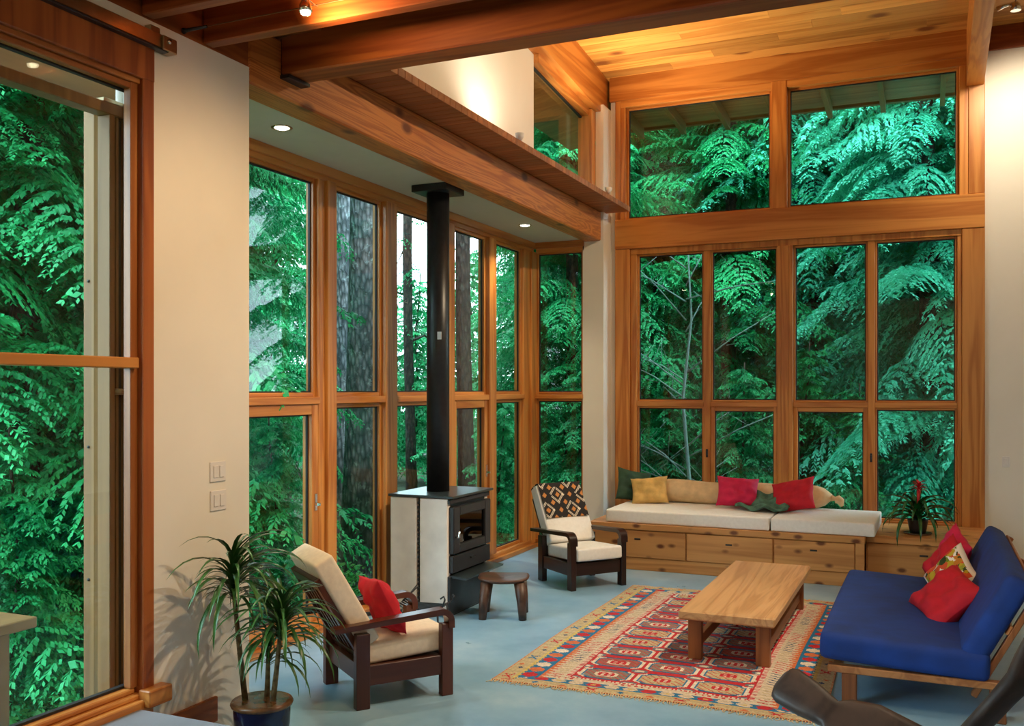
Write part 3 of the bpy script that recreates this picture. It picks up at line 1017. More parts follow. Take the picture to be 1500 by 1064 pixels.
LEFT = 'conifers outside the left glass door'
BAY = 'conifers outside the bay window'
BACK = 'conifers outside the back windows'
for px, ds, k, sc, rz, lb, gr in (
    (-330, 11, 0, 1.0, 0.3, 'unseen conifer added behind the camera to block reflected sky', LEFT),
    (-120, 9.5, 1, 1.0, 2.1, 'unseen conifer added behind the camera to block reflected sky', LEFT),
    (40, 9.6, 0, 1.0, 4.0, 'unseen conifer added behind the camera to block reflected sky', LEFT),
    (190, 12.5, 1, 1.1, 1.0, 'unseen conifer added behind the camera to block reflected sky', LEFT),
    (-40, 14, 0, 1.15, 5.2, 'unseen conifer added behind the camera to block reflected sky', LEFT),
    (120, 17, 1, 1.2, 2.7, 'unseen conifer added behind the camera to block reflected sky', LEFT),
    (325, 10.6, 1, 0.58, 0.9, 'feathery green conifer filling the first bay window light', None),
    (215, 13.5, 1, 0.95, 3.3, 'conifer standing behind the trees of the bay window', BAY),
    (250, 18.0, 0, 1.0, 5.9, 'conifer standing behind the trees of the bay window', BAY),
    (-1500, 14.0, 0, 1.1, 2.2, 'unseen conifer added behind the camera to block reflected sky', LEFT),
    (400, 24.0, 0, 0.80, 2.2, 'conifer standing behind the trees of the bay window', BAY),
    (835, 17.0, 0, 0.95, 1.7, 'green conifer seen through the end window of the bay', None),
    (795, 19.5, 1, 0.85, 0.2, 'conifer standing behind the trees of the bay window', BAY),
    (880, 21.0, 0, 1.1, 2.9, 'conifer standing behind the trees of the bay window', BAY),
    (770, 26, 1, 0.85, 4.4, 'conifer standing behind the trees of the bay window', BAY),
    (955, 18.5, 1, 1.05, 1.2, 'conifer with dense green foliage outside the back windows', BACK),
    (1070, 17.5, 0, 1.0, 3.8, 'conifer with dense green foliage outside the back windows', BACK),
    (1190, 18.0, 2, 1.05, 0.5, 'conifer with dense green foliage outside the back windows', BACK),
    (1360, 15.6, 2, 1.0, 2.2, 'cedar with pale drooping sprays outside the right end of the back window', None),
    (1290, 20.5, 0, 1.2, 5.0, 'conifer with dense green foliage outside the back windows', BACK),
    (1020, 22, 2, 1.2, 0.1, 'conifer with dense green foliage outside the back windows', BACK),
    (1130, 24, 0, 1.3, 2.4, 'conifer with dense green foliage outside the back windows', BACK),
    (900, 25, 0, 1.3, 3.0, 'conifer with dense green foliage outside the back windows', BACK),
    (1450, 19, 0, 1.1, 1.5, 'conifer with dense green foliage outside the back windows', BACK),
    (1560, 16, 2, 1.0, 4.1, 'conifer with dense green foliage outside the back windows', BACK),
    (1240, 28, 1, 1.5, 4.1, 'conifer with dense green foliage outside the back windows', BACK),
):
    x, y = polar(px, ds)
    tree(k, x, y, sc, rz, lb, gr, zs=1.7 if sc < 0.6 else (1.25 if sc < 0.9 else 1.0))
for x, y, k in ((-6.2, -9.0, 0), (-8.5, -17.0, 1), (-11.0, -12.0, 0), (-9.5, -25.0, 1)):  # unseen trees added to block sky mirrored in the back windows
    tree(k, x, y, 1.3, x, 'unseen conifer added behind the camera to block reflected sky', LEFT)
rng = random.Random(77)
for k in range(30):
    px = -420 + k * 74 + rng.uniform(-20, 20)
    if 330 < px < 900:
        continue
    x, y = polar(px, rng.uniform(27, 40))
    tree(k % 2, x, y, rng.uniform(1.7, 2.2), rng.uniform(0, 6), 'tall conifer far back in the forest beyond the nearer trees', 'far forest conifers')
for px, ds, sc, rz in ((20, 8.0, 0.7, 1), (120, 8.6, 0.6, 2), (400, 9.6, 0.7, 0.4), (330, 9.4, 0.6, 3), (735, 13.5, 0.75, 2.2), (780, 15.5, 0.9, 5), (610, 26, 1.3, 1), (560, 34, 2.0, 0.6), (610, 36, 2.1, 2.6), (655, 33, 1.9, 4.6), (520, 38, 2.2, 3.3), (690, 36, 2.4, 5.1), (470, 30, 2.2, 1.9),
                       (980, 15.6, 0.9, 0.7), (1090, 15.0, 0.9, 4), (1180, 15.4, 1.0, 2), (1255, 14.8, 0.8, 3.1), (850, 14.6, 0.9, 1.4)):
    x, y = polar(px, ds)
    tree(3, x, y, sc, rz, 'young bushy conifer in the undergrowth outside the windows', 'undergrowth conifers', 'shrub')


def lone_trunk(px, ds, r, label, m, h=14, seed=0, rt=0.8):
    x, y = polar(px, ds)
    t = thing('tree_trunk', label, 'tree', (x, y, -0.56))
    me = trunk_mesh('bole', r, r * rt, h, seed, 20)
    link('bole', me, m, t)
    return t


t = lone_trunk(530, 12.6, 0.225, 'large grey lichen-flecked trunk filling the second bay window light', 'bark', seed=11)
t = lone_trunk(497, 14.6, 0.20, 'dark mossy trunk just left of the large grey trunk', 'bark', seed=5)
t = lone_trunk(601, 19.0, 0.10, 'thin dark trunk against pale sky left of the stove pipe', 'bark2', seed=8)
rng = random.Random(3)
for k in range(9):
    z = 3.5 + k * 0.9
    a = rng.uniform(0, 6.28)
    MB().tube([(0, 0, z), (0.5 * math.cos(a), 0.5 * math.sin(a), z + 0.15), (1.2 * math.cos(a), 1.2 * math.sin(a), z - 0.1)], [0.03, 0.02, 0.008], 6).build('limb', 'bark2', t)
me = crown_mesh('sparse_crown', 9, 2.6, 9.0, 1.1, 16, 0.45, 0.06, 0.7, 0.9)
link('foliage', me, 'hemlock', t)
t = lone_trunk(683, 15.2, 0.13, 'reddish trunk behind the fourth bay window light', 'bark2', seed=2)
t = lone_trunk(1042, 20.0, 0.14, 'dark trunk rising behind the left upper back window', 'bark2', seed=6)

# bare pale sapling in front of the left lights of the back window
x, y = polar(1005, 14.4)
t = thing('bare_sapling', 'bare sapling with thin pale branches outside the left back window', 'tree', (x, y, -0.56))
rng = random.Random(21)
mb = MB()
mb.tube([(0, 0, 0), (0.05, 0, 1.2), (-0.05, 0, 2.4), (0.08, 0, 3.6), (0.0, 0, 5.2)], [0.035, 0.03, 0.024, 0.017, 0.006], 8)
mb.build('stem', 'twig', t)
for k in range(22):
    z = rng.uniform(0.6, 4.6)
    a = rng.uniform(0, 6.28)
    l = rng.uniform(0.7, 1.6)
    p1 = Vector((l * math.cos(a), l * 0.6 * math.sin(a), rng.uniform(0.2, 1.0)))
    b = MB().tube([(0, 0, z), p1 * 0.5 + Vector((0, 0, z + 0.05)), p1 + Vector((0, 0, z))], [0.012, 0.009, 0.004], 5)
    for q in range(3):
        f = rng.uniform(0.3, 0.9)
        s0 = p1 * f + Vector((0, 0, z))
        d_ = Vector((rng.uniform(-.5, .5), rng.uniform(-.3, .3), rng.uniform(0, .5)))
        b.tube([s0, s0 + d_], [0.006, 0.003], 4)
    b.build('branch', 'twig', t)

# ferns on the slope outside the left door
fm = []
for sd in range(2):
    rng = np.random.default_rng(40 + sd)
    Q, T = [], []
    for k in range(13):
        q, tt = branch(rng, 0.75, 0.55, 0.07, 1.0)
        a = k * 2.39996
        pitch = 0.75 + rng.normal(0, 0.12)
        x = q[..., 0] * math.cos(pitch) - q[..., 2] * math.sin(pitch)
        z = q[..., 0] * math.sin(pitch) + q[..., 2] * math.cos(pitch)
        yv = q[..., 1] * 0.6
        Q.append(np.stack([x * math.cos(a) - yv * math.sin(a), x * math.sin(a) + yv * math.cos(a), z], -1))
        T.append(tt)
    Q = np.concatenate(Q)
    T = np.concatenate(T)
    me = bpy.data.meshes.new('fern_fronds')
    me.from_pydata(Q.reshape(-1, 3).tolist(), [], np.arange(len(Q) * 4).reshape(-1, 4).tolist())
    at = me.attributes.new('tip', 'FLOAT', 'POINT')
    at.data.foreach_set('value', np.repeat(T, 4).astype(np.float32))
    me.materials.append(M['fern'])
    fm.append(me)
rng = random.Random(5)
for k in range(46):
    if k < 30:
        px, ds = rng.uniform(-40, 150), rng.uniform(7.0, 10.5)
    else:
        px, ds = rng.uniform(330, 470), rng.uniform(9.2, 12)
    x, y = polar(px, ds)
    if x > -6.0:
        continue
    o = link('sword_fern', fm[k % 2], None, None, (x, y, -0.57), (0, 0, rng.uniform(0, 6)))
    s_ = rng.uniform(0.6, 1.1)
    o.scale = (s_, s_, s_)
    tag(o, 'green sword fern on the forest floor outside the left glass', 'fern', 'ferns on the forest floor')

# ------------------------------------------------------------------ lamps seen in the room
for i, (x, y, lb) in enumerate(((-4.22, 5.52, 'recessed downlight in the soffit nearest the camera'), (-4.21, 9.92, 'recessed downlight in the soffit beyond the stove pipe'))):
    t = thing('recessed_downlight', lb, 'ceiling light', (x, y, 3.86), 0, 'downlights in the bay soffit')
    mb = MB()
    mb.lathe([(0.055, 0.0), (0.055, -0.006), (0.075, -0.006), (0.075, 0.0)], n=24)
    mb.build('trim_ring', 'steel', t)
    MB().lathe([(0.053, -0.004), (0.03, -0.014), (0.001, -0.018)], n=20).build('bulb', 'bulb2', t)
    spot('downlight_beam', (x, y, 3.83), (x, y, 0), 45, 115, 0.8, 0.05, (1, .82, .55))
wires = []
for i, (yy, zz, lb) in enumerate(((3.87, 4.01, 'taut steel light wire nearer the camera, left of the joist'), (4.02, 3.955, 'taut steel light wire nearer the joist'))):
    t = thing('cable_wire', lb, 'wire', (-3.73, yy, zz), 0)
    MB().tube([(0.0, 0, 0), (7.0, 0, 0)], 0.003, 6).build('wire', 'wire', t)
    MB().tube([(0.0, 0, 0), (0.02, 0, 0), (0.16, 0, 0)], [0.018, 0.011, 0.008], 8).build('turnbuckle', 'black', t)
t = thing('cable_spotlight', 'glowing halogen lamp hanging on the wires under the loft joists', 'lamp', (-2.86, 3.93, 3.90))
MB().lathe([(0.012, 0.06), (0.03, 0.02), (0.034, -0.01), (0.03, -0.012)], n=16).build('shade', 'chrome', t)
MB().lathe([(0.002, -0.032), (0.022, -0.025), (0.027, -0.012), (0.02, -0.005)], n=14).build('bulb', 'bulb', t)
MB().tube([(0, -0.06, 0.13), (0, 0, 0.06), (0, 0.10, 0.05)], 0.004, 6).build('arm', 'chrome', t)
spot('cable_spotlight_glow', (-2.86, 3.955, 3.855), (-2.5, 4.3, 4.2), 26, 165, 0.8, 0.02, (1, .62, .28))
for (x, y, lb) in ((-3.46, 8.03, 'small clear uplight on the ledge in front of the white upper wall'), (-3.44, 10.60, 'small clear uplight on the ledge at the far corner')):
    t = thing('ledge_uplight', lb, 'lamp', (x, y, 4.252), 0)
    MB().lathe([(0.03, 0), (0.03, 0.01), (0.008, 0.014), (0.008, 0.03)], n=14).build('base', 'chrome', t)
    MB().lathe([(0.012, 0.03), (0.035, 0.06), (0.045, 0.10), (0.038, 0.10), (0.02, 0.06)], n=16).build('shade', 'plate', t)
t = thing('rafter_spotlight', 'small chrome spotlight beside the sloping rafter, top right', 'lamp', (0.75, 10.3, zc(10.3) - 0.34))
MB().tube([(0, 0, 0.34), (0, 0, 0.05)], 0.008, 8).build('stem', 'chrome', t)
MB().lathe([(0.015, 0.05), (0.045, 0.02), (0.05, -0.04), (0.042, -0.04)], n=16).build('shade', 'chrome', t)
MB().tube([(-0.16, 0, 0.0), (-0.10, 0, 0.02), (0, 0, 0.04)], [0.025, 0.02, 0.01], 8).build('side_head', 'chrome', t)


def switch_plate(loc, rz, n, label, group=None):
    t = thing('light_switch', label, 'switch', loc, rz, group)
    w_ = 0.055 * n + 0.02
    MB().box((-w_ / 2, -0.008, -0.058), (w_ / 2, 0, 0.058), 0.003).build('cover_plate', 'plate', t)
    for i in range(n):
        cx = (i - (n - 1) / 2) * 0.05
        MB().box((cx - 0.017, -0.014, -0.034), (cx + 0.017, -0.008, 0.034), 0.002).build('rocker', 'plate', t)


switch_plate((-3.73, 4.288, 1.528), R(90), 2, 'upper double light switch on the white wall beside the glass door')
switch_plate((-3.73, 4.292, 1.363), R(90), 2, 'lower double light switch on the white wall beside the glass door')
switch_plate((0.745, 11.5, 1.215), 0, 1, 'single light switch on the white wall right of the back window')

t = thing('sliding_door_track', 'brushed steel sliding track above the left glass door', 'track', (-3.69, 3.78, 3.815))
MB().box((-0.02, -3.3, -0.032), (0.012, 0.07, 0.04), 0.003).build('rail', 'steel', t)
MB().box((-0.028, -3.3, -0.045), (0.018, 0.07, -0.034), 0.002).build('lower_lip', 'black', t)
MB().box((-0.045, 0.02, -0.04), (0.03, 0.12, 0.035), 0.004).build('end_stop', 'steel', t)
MB().box((-0.045, -0.04, 0.03), (0.0, 0.03, 0.075), 0.004).build('hanger', 'steel', t)
MB().tube([(0.03, 0.06, 0.01), (0.038, 0.06, 0.01)], 0.013, 10).build('bolt', 'chrome', t)

# ------------------------------------------------------------------ stove
t = thing('wood_stove', 'tall black wood stove with pale stone side panels and flue pipe', 'stove', (-4.13, 7.76, 0))
SX0, SX1, SY0, SY1 = -0.30, 0.30, -0.41, 0.41
MB().box((SX0, SY0 + 0.05, 0.02), (SX1 - 0.03, SY1 - 0.05, 1.04), 0.006).build('body', 'black', t)
MB().box((SX0 + 0.04, SY0 + 0.07, 0.0), (SX1 - 0.02, SY1 - 0.07, 0.02), 0.002).build('plinth', 'black', t)
MB().box((SX0 - 0.02, SY0 - 0.01, 1.04), (SX1 + 0.035, SY1 + 0.01, 1.062), 0.005).build('top_plate', 'stovetop', t)
for sg in (-1, 1):
    ys = (SY0, SY0 + 0.06) if sg < 0 else (SY1 - 0.06, SY1)
    for a, b in ((SX0, -0.035), (0.0, 0.275)):
        MB().box((a, ys[0], 0.03), (b, ys[1], 1.035), 0.006).build('side_panel', 'soapstone', t)
    mm = MB()
    for k in range(24):
        mm.box((-0.03, ys[0] + 0.012 if sg < 0 else ys[1] - 0.03, 0.06 + k * 0.04), (-0.006, ys[0] + 0.03 if sg < 0 else ys[1] - 0.012, 0.082 + k * 0.04), 0.002)
    mm.build('vent_strip', 'gasket', t)
MB().box((0.268, SY0 + 0.005, 0.02), (0.30, SY1 - 0.005, 0.36), 0.005).build('front_panel', 'black', t)
MB().box((0.268, SY0 + 0.005, 0.99), (0.30, SY1 - 0.005, 1.03), 0.005).build('top_louvre', 'black', t)
# door frame around a glass window
dr = MB()
D0, D1 = SY0 + 0.03, SY1 - 0.03
dr.box((0.27, D0, 0.55), (0.325, D0 + 0.12, 0.965), 0.008).box((0.27, D1 - 0.12, 0.55), (0.325, D1, 0.965), 0.008)
dr.box((0.27, D0 + 0.12, 0.55), (0.325, D1 - 0.12, 0.63), 0.008).box((0.27, D0 + 0.12, 0.88), (0.325, D1 - 0.12, 0.965), 0.008)
door = dr.build('door', 'black', t)
MB().box((0.295, D0 + 0.12, 0.63), (0.303, D1 - 0.12, 0.88), 0.001).build('window', 'stove_glass', door)
MB().tube([(0.325, D0 + 0.03, 0.70), (0.36, D0 + 0.03, 0.70), (0.362, D0 + 0.032, 0.755)], [0.01, 0.011, 0.009], 8).build('handle', 'chrome', door)
dw = MB().box((0.27, D0, 0.385), (0.318, D1, 0.535), 0.006).build('ash_drawer', 'black', t)
MB().box((0.318, -0.05, 0.47), (0.335, 0.05, 0.485), 0.003).build('pull', 'black', dw)
MB().prism([(0.28, 0.345), (0.44, 0.335), (0.45, 0.352), (0.28, 0.366)], 1, SY0 + 0.03, SY1 - 0.01).build('shelf', 'stovetop', t)
MB().tube([(-0.02, -0.03, 1.06), (-0.02, -0.03, 3.80)], 0.105, 28).build('flue_pipe', 'black', t)
MB().box((-0.20, -0.21, 3.795), (0.16, 0.15, 3.858), 0.004).build('ceiling_collar', 'black', t)
MB().box((0.03, -0.138, 2.45), (0.07, -0.132, 2.52), 0.001).build('sticker', 'plate', t)
for i, (yy, zz) in enumerate(((-0.06, 0.62), (0.10, 0.615))):
    MB().tube([(0.1, yy - 0.12, zz + 0.05), (0.26, yy + 0.12, zz + 0.06)], 0.03, 8).build('log', 'bark2', t)

# iron log holder beside the stove, cord on the floor
t = thing('log_holder', 'low black iron log holder on legs beside the stove', 'rack', (-3.95, 7.15, 0), R(8))
mb = MB()
for k in range(6):
    yy = -0.12 + k * 0.048
    mb.tube([(-0.22, yy, 0.17), (-0.15, yy, 0.135), (0.12, yy, 0.135), (0.19, yy, 0.17)], 0.007, 6)
mb.build('grate', 'black', t)
for sx in (-0.17, 0.14):
    for sy in (-0.12, 0.12):
        MB().tube([(sx, sy, 0.135), (sx * 1.12, sy * 1.15, 0)], 0.009, 7).build('leg', 'black', t)
MB().tube([(0.19, -0.12, 0.17), (0.21, -0.12, 0.23), (0.19, -0.09, 0.25), (0.17, -0.12, 0.235)], 0.008, 7).build('finial', 'black', t)
MB().tube([(0.19, 0.12, 0.17), (0.21, 0.12, 0.21), (0.19, 0.14, 0.22)], 0.008, 7).build('finial', 'black', t)
MB().tube([(-0.22, 0, 0.17), (-0.16, 0.02, 0.23), (-0.10, 0.05, 0.30)], [0.008, 0.008, 0.014], 7).build('poker', 'black', t)
pts = []
for k in range(60):
    a = k * 0.42
    r_ = 0.19 + 0.03 * math.sin(k * 1.7)
    pts.append((-4.38 + r_ * math.cos(a) * 1.1, 7.02 + r_ * math.sin(a) * 0.8, 0.008 + 0.0006 * k))
o = MB().tube(pts, 0.006, 6).build('power_cord', 'cord')
tag(o, 'black cord lying in loose coils on the floor beside the stove', 'cord')

# carved stool
t = thing('carved_stool', 'low dark carved wooden stool in front of the stove', 'stool', (-3.44, 7.63, 0), R(20))
mb = MB()
n = 40
prof = []
ring = []
for k in range(n):
    a = 2 * math.pi * k / n
    c_, s_ = math.cos(a), math.sin(a)
    sq = (abs(c_) ** 3.2 + abs(s_) ** 3.2) ** (-1 / 3.2)
    ring.append((c_ * sq * 0.225, s_ * sq * 0.20))
vs, fs = [], []
for (f, z) in ((0.0, 0.298), (0.5, 0.302), (0.86, 0.312), (0.97, 0.325), (1.0, 0.335), (0.98, 0.345), (0.88, 0.345), (0.45, 0.336), (0.0, 0.332)):
    for (px_, py_) in ring:
        vs.append((px_ * f, py_ * f, z + (0.010 * (px_ / 0.2) ** 2 if f > 0.3 else 0)))
for i in range(8):
    for k in range(n):
        fs.append((i * n + k, i * n + (k + 1) % n, (i + 1) * n + (k + 1) % n, (i + 1) * n + k))
mb.add(vs, fs, True)
mb.build('seat', 'stoolwood', t)
for sx in (-1, 1):
    for sy in (-1, 1):
        MB().tube([(sx * 0.175, sy * 0.15, 0), (sx * 0.165, sy * 0.142, 0.15), (sx * 0.145, sy * 0.125, 0.315)], [0.034, 0.042, 0.05], 14).build('leg', 'stoolwood', t)


# ------------------------------------------------------------------ armchairs
def armchair(label, loc, rz, w, cloth):
    """forward is +Y; w is the material stem"""
    t = thing('armchair', label, 'chair', loc, rz)
    X, YF, YB = 0.30, 0.295, -0.285
    for sx in (-1, 1):
        x0, x1 = sx * X - 0.03, sx * X + 0.03
        # front leg and arm: one bent piece; leg straight below
        MB().box((x0, YF - 0.04, 0), (x1, YF + 0.04, 0.47), 0.004).build('leg', w + '_z', t)
        MB().box((x0, YB - 0.045, 0), (x1, YB + 0.045, 0.47), 0.004).build('leg', w + '_z', t)
        prof_o, prof_i = [], []
        for k in range(9):
            a = R(90 * k / 8)
            prof_o.append((YF + 0.045 - 0.09 + 0.09 * math.cos(a), 0.485 + 0.09 * math.sin(a) - 0.005))
            prof_i.append((YF + 0.045 - 0.09 + 0.05 * math.cos(a), 0.485 + 0.05 * math.sin(a) - 0.005))
        poly = [(YF + 0.045, 0.44)] + prof_o + [(YB - 0.19, 0.525), (YB - 0.19, 0.493)] + prof_i[::-1] + [(YF + 0.005, 0.44)]
        auto_smooth(MB().prism([(p[0], p[1]) for p in poly], 0, sx * X - 0.042, sx * X + 0.042).build('arm', w + '_y', t))
        MB().box((sx * X - 0.018, YB + 0.045, 0.14), (sx * X + 0.018, YF - 0.04, 0.265), 0.003).build('side_rail', w + '_y', t)
    MB().box((-X + 0.03, YF - 0.02, 0.14), (X - 0.03, YF + 0.02, 0.265), 0.003).build('front_rail', w + '_x', t)
    MB().box((-X + 0.03, YB - 0.02, 0.16), (X - 0.03, YB + 0.02, 0.275), 0.003).build('rear_rail', w + '_x', t)
    MB().box((-X + 0.03, YB + 0.03, 0.235), (X - 0.03, YF - 0.03, 0.258), 0.002).build('seat_board', w + '_y', t)
    # reclined back frame with slats
    rec = R(30)
    Mx = Matrix.Translation((0, YB + 0.035, 0.285)) @ Matrix.Rotation(rec, 4, 'X')
    H = 0.62
    bx = 0.262
    MB().box((-bx, -0.018, 0), (-bx + 0.04, 0.018, H), 0.003, Mx).build('back_stile', w + '_z', t)
    MB().box((bx - 0.04, -0.018, 0), (bx, 0.018, H), 0.003, Mx).build('back_stile', w + '_z', t)
    MB().box((-bx + 0.04, -0.018, H - 0.075), (bx - 0.04, 0.018, H), 0.003, Mx).build('top_rail', w + '_x', t)
    MB().box((-bx + 0.04, -0.018, 0.0), (bx - 0.04, 0.018, 0.06), 0.003, Mx).build('bottom_rail', w + '_x', t)
    for k in range(5):
        cx = -bx + 0.04 + (k + 0.75) * (2 * bx - 0.08) / 5.5
        MB().box((cx - 0.013, -0.010, 0.06), (cx + 0.013, 0.010, H - 0.075), 0.002, Mx).build('slat', w + '_z', t)
    c = link('seat_cushion', rounded_box((0.53, 0.60, 0.125), 0.022, 3, 0.018), cloth, t, (0, 0.055, 0.335), (R(3), 0, 0))
    cm = Mx @ Matrix.Translation((0, 0.088, 0.39)) @ Matrix.Rotation(R(90), 4, 'X')
    c = link('back_cushion', rounded_box((0.55, 0.64, 0.135), 0.022, 3, 0.015), cloth, t)
    c.matrix_local = cm
    return t, Mx


def chair_yaw(fx, fy):
    return math.atan2(-fx, fy)


ch1, Mx1 = armchair('brown slatted armchair with cream cushions beside the potted plant', (-3.32, 5.46, 0), chair_yaw(0.60, 0.80), 'mahog', 'cream')
ch2, Mx2 = armchair('near-black armchair with white cushions beside the window bench', (-3.30, 9.27, 0), chair_yaw(0.787, -0.617), 'ebony', 'white_canvas')

# red pillow on the first chair
Mc = Matrix.Translation(ch1.location) @ Matrix.Rotation(ch1.rotation_euler.z, 4, 'Z')
o = link('throw_pillow', pillow_mesh(0.40, 0.40, 0.13, seed=1), 'red')
o.matrix_world = Mc @ Matrix.Translation((0.03, -0.045, 0.575)) @ Matrix.Rotation(R(117), 4, 'X') @ Matrix.Rotation(R(6), 4, 'Z')
tag(o, 'red throw pillow leaning on the brown slatted armchair', 'pillow')

# patterned cloth draped over the second chair's back
NX, NZ = 60, 64
vs, fs, cols = [], [], []
path = []
T_ = 0.073
for k in range(NZ + 1):
    s_ = k / NZ * 0.62
    if s_ < 0.40:
        path.append((T_ + 0.006, 0.40 - s_, 0))           # front, going up
    elif s_ < 0.40 + 0.15:
        a = (s_ - 0.40) / 0.15 * math.pi
        path.append(((T_ + 0.006) * math.cos(a), 0.0 + 0.012 * math.sin(a), 1))
    else:
        path.append((-T_ - 0.006, -(s_ - 0.55), 2))
CM = Mx2 @ Matrix.Translation((0, 0.088, 0.39))
for k in range(NZ + 1):
    yo, zo, ph = path[k]
    for i in range(NX + 1):
        u = i / NX
        x = -0.255 + 0.515 * u
        zz = 0.322 - zo + 0.006 if ph == 0 else (0.322 + 0.006 + zo)
        vs.append(CM @ Vector((x, yo + 0.003 * math.sin(9 * u + 0.1 * k) * (1 if ph == 0 else 0) + (0.010 if ph == 0 else 0), zz)))
for k in range(NZ):
    for i in range(NX):
        q = k * (NX + 1) + i
        fs.append((q, q + 1, q + NX + 2, q + NX + 1))
        u, v = (i + 0.5) / NX * 0.515, (k + 0.5) / NZ * 0.62
        a = (u + v * 0.9) / 0.155
        b = (u - v * 0.9) / 0.155
        fa, fb = a % 1, b % 1
        c = (0.012, 0.009, 0.008)
        if (0.35 < fa < 0.72) and (0.35 < fb < 0.72):
            c = (0.50, 0.20, 0.05)
        if (0.02 < fa < 0.075 or 0.13 < fa < 0.185) and int(math.floor(b)) % 2 == 0:
            c = (0.70, 0.62, 0.50)
        if (0.02 < fb < 0.075 or 0.13 < fb < 0.185) and int(math.floor(a)) % 2 == 1:
            c = (0.70, 0.62, 0.50)
        cols.append(c)
me = bpy.data.meshes.new('cloth')
me.from_pydata([tuple(v) for v in vs], [], fs)
me.polygons.foreach_set('use_smooth', [True] * len(fs))
colour_faces(me, cols)
o = link('patterned_cloth', me, 'print', None, ch2.location, ch2.rotation_euler)
sol = o.modifiers.new('thickness', 'SOLIDIFY')
sol.thickness = 0.004
sol.offset = 1
tag(o, 'black and ochre geometric cloth draped over the back of the black armchair', 'cloth')

# ------------------------------------------------------------------ window bench
BY = 10.15
t = thing('window_bench', 'long knotty pine bench with drawer fronts under the big back window', 'bench', (-2.05, 10.8, 0))


def bx(a, b, c=0.004):
    return MB().box(tuple(p - q for p, q in zip(a, (-2.05, 10.8, 0))), tuple(p - q for p, q in zip(b, (-2.05, 10.8, 0))), c)


bx((-3.50, BY + 0.02, 0.0), (-0.62, 11.44, 0.44)).build('carcass', 'pine', t)
bx((-3.52, BY - 0.012, 0.445), (-0.60, 11.44, 0.51)).build('top', 'pine', t)
bx((-3.50, BY + 0.005, 0.0), (-0.69, BY + 0.02, 0.135)).build('kick_board', 'pine', t)
for a, b in ((-3.49, -2.425), (-2.41, -1.505), (-1.49, -0.70)):
    f = bx((a, BY - 0.006, 0.142), (b, BY + 0.02, 0.435)).build('drawer', 'pine', t)
    cx = (a + b) / 2
    bx((cx - 0.035, BY - 0.010, 0.335), (cx + 0.035, BY - 0.005, 0.353), 0.004).build('finger_hole', 'black', f)
bx((-0.69, BY - 0.008, 0.0), (-0.605, BY + 0.02, 0.445)).build('end_stile', 'pine', t)
bx((-0.605, 10.42, 0.0), (0.54, 11.44, 0.43)).build('low_carcass', 'pine', t)
bx((-0.600, 10.395, 0.425), (0.54, 11.46, 0.495)).build('low_top', 'pine', t)
f = bx((-0.59, 10.40, 0.03), (0.52, 10.42, 0.415)).build('drawer', 'pine', t)
bx((-0.10, 10.395, 0.31), (-0.02, 10.401, 0.328), 0.004).build('finger_hole', 'black', f)

for (a, b, lb, rz) in ((-3.33, -1.545, 'long white canvas bench mattress on the left of the window bench', 0),
                       (-1.52, -0.50, 'shorter white canvas bench mattress overhanging the right end of the bench', R(-0.8))):
    o = link('bench_mattress', rounded_box((b - a, 1.07, 0.138), 0.018, 3, 0.008, 6), 'white_canvas', None, ((a + b) / 2, 10.70, 0.582), (0, 0, rz))
    tag(o, lb, 'mattress')

# ------------------------------------------------------------------ bench cushions


def put_pillow(loc, rot, w_, h_, t_, m, label, seed, name='throw_pillow'):
    o = link(name, pillow_mesh(w_, h_, t_, seed=seed), m, None, loc, tuple(R(a) for a in rot))
    tag(o, label, 'pillow')
    return o


pts, rad = [], []
for k in range(26):
    f = k / 25
    pts.append((-3.02 + 2.02 * f, 11.10 + 0.015 * math.sin(9 * f), 0.652 + 0.135 + 0.008 * math.sin(14 * f)))
    rad.append(0.132 * (1 - 0.75 * max(0, (f - 0.9) / 0.1) ** 2.2) * (1 - 0.6 * max(0, (0.08 - f) / 0.08)) + 0.003 * math.sin(11 * f))
t = thing('bolster', 'long tan bolster with a knotted end along the window sill', 'bolster', (0, 0, 0))
MB().tube(pts, rad, 22).build('roll', 'tan', t)
MB().tube([(-1.01, 11.10, 0.785), (-0.97, 11.10, 0.78), (-0.945, 11.10, 0.775), (-0.91, 11.09, 0.755), (-0.895, 11.09, 0.70)], [0.038, 0.022, 0.05, 0.045, 0.02], 12).build('knot', 'tan', t)
put_pillow((-3.28, 11.08, 0.83), (72, 12, 38), 0.44, 0.40, 0.13, 'green', 'dark green pillow propped in the left corner of the bench', 3)
put_pillow((-3.03, 10.90, 0.80), (62, -6, 10), 0.44, 0.34, 0.16, 'yellow', 'crumpled straw yellow pillow at the left of the bench', 4)
put_pillow((-1.99, 10.83, 0.835), (64, 4, 14), 0.47, 0.36, 0.15, 'pink', 'cerise red pillow left of the green throw on the bench', 5)
put_pillow((-1.38, 10.80, 0.825), (62, -14, -14), 0.50, 0.38, 0.15, 'red', 'crimson pillow right of the green throw on the bench', 6)
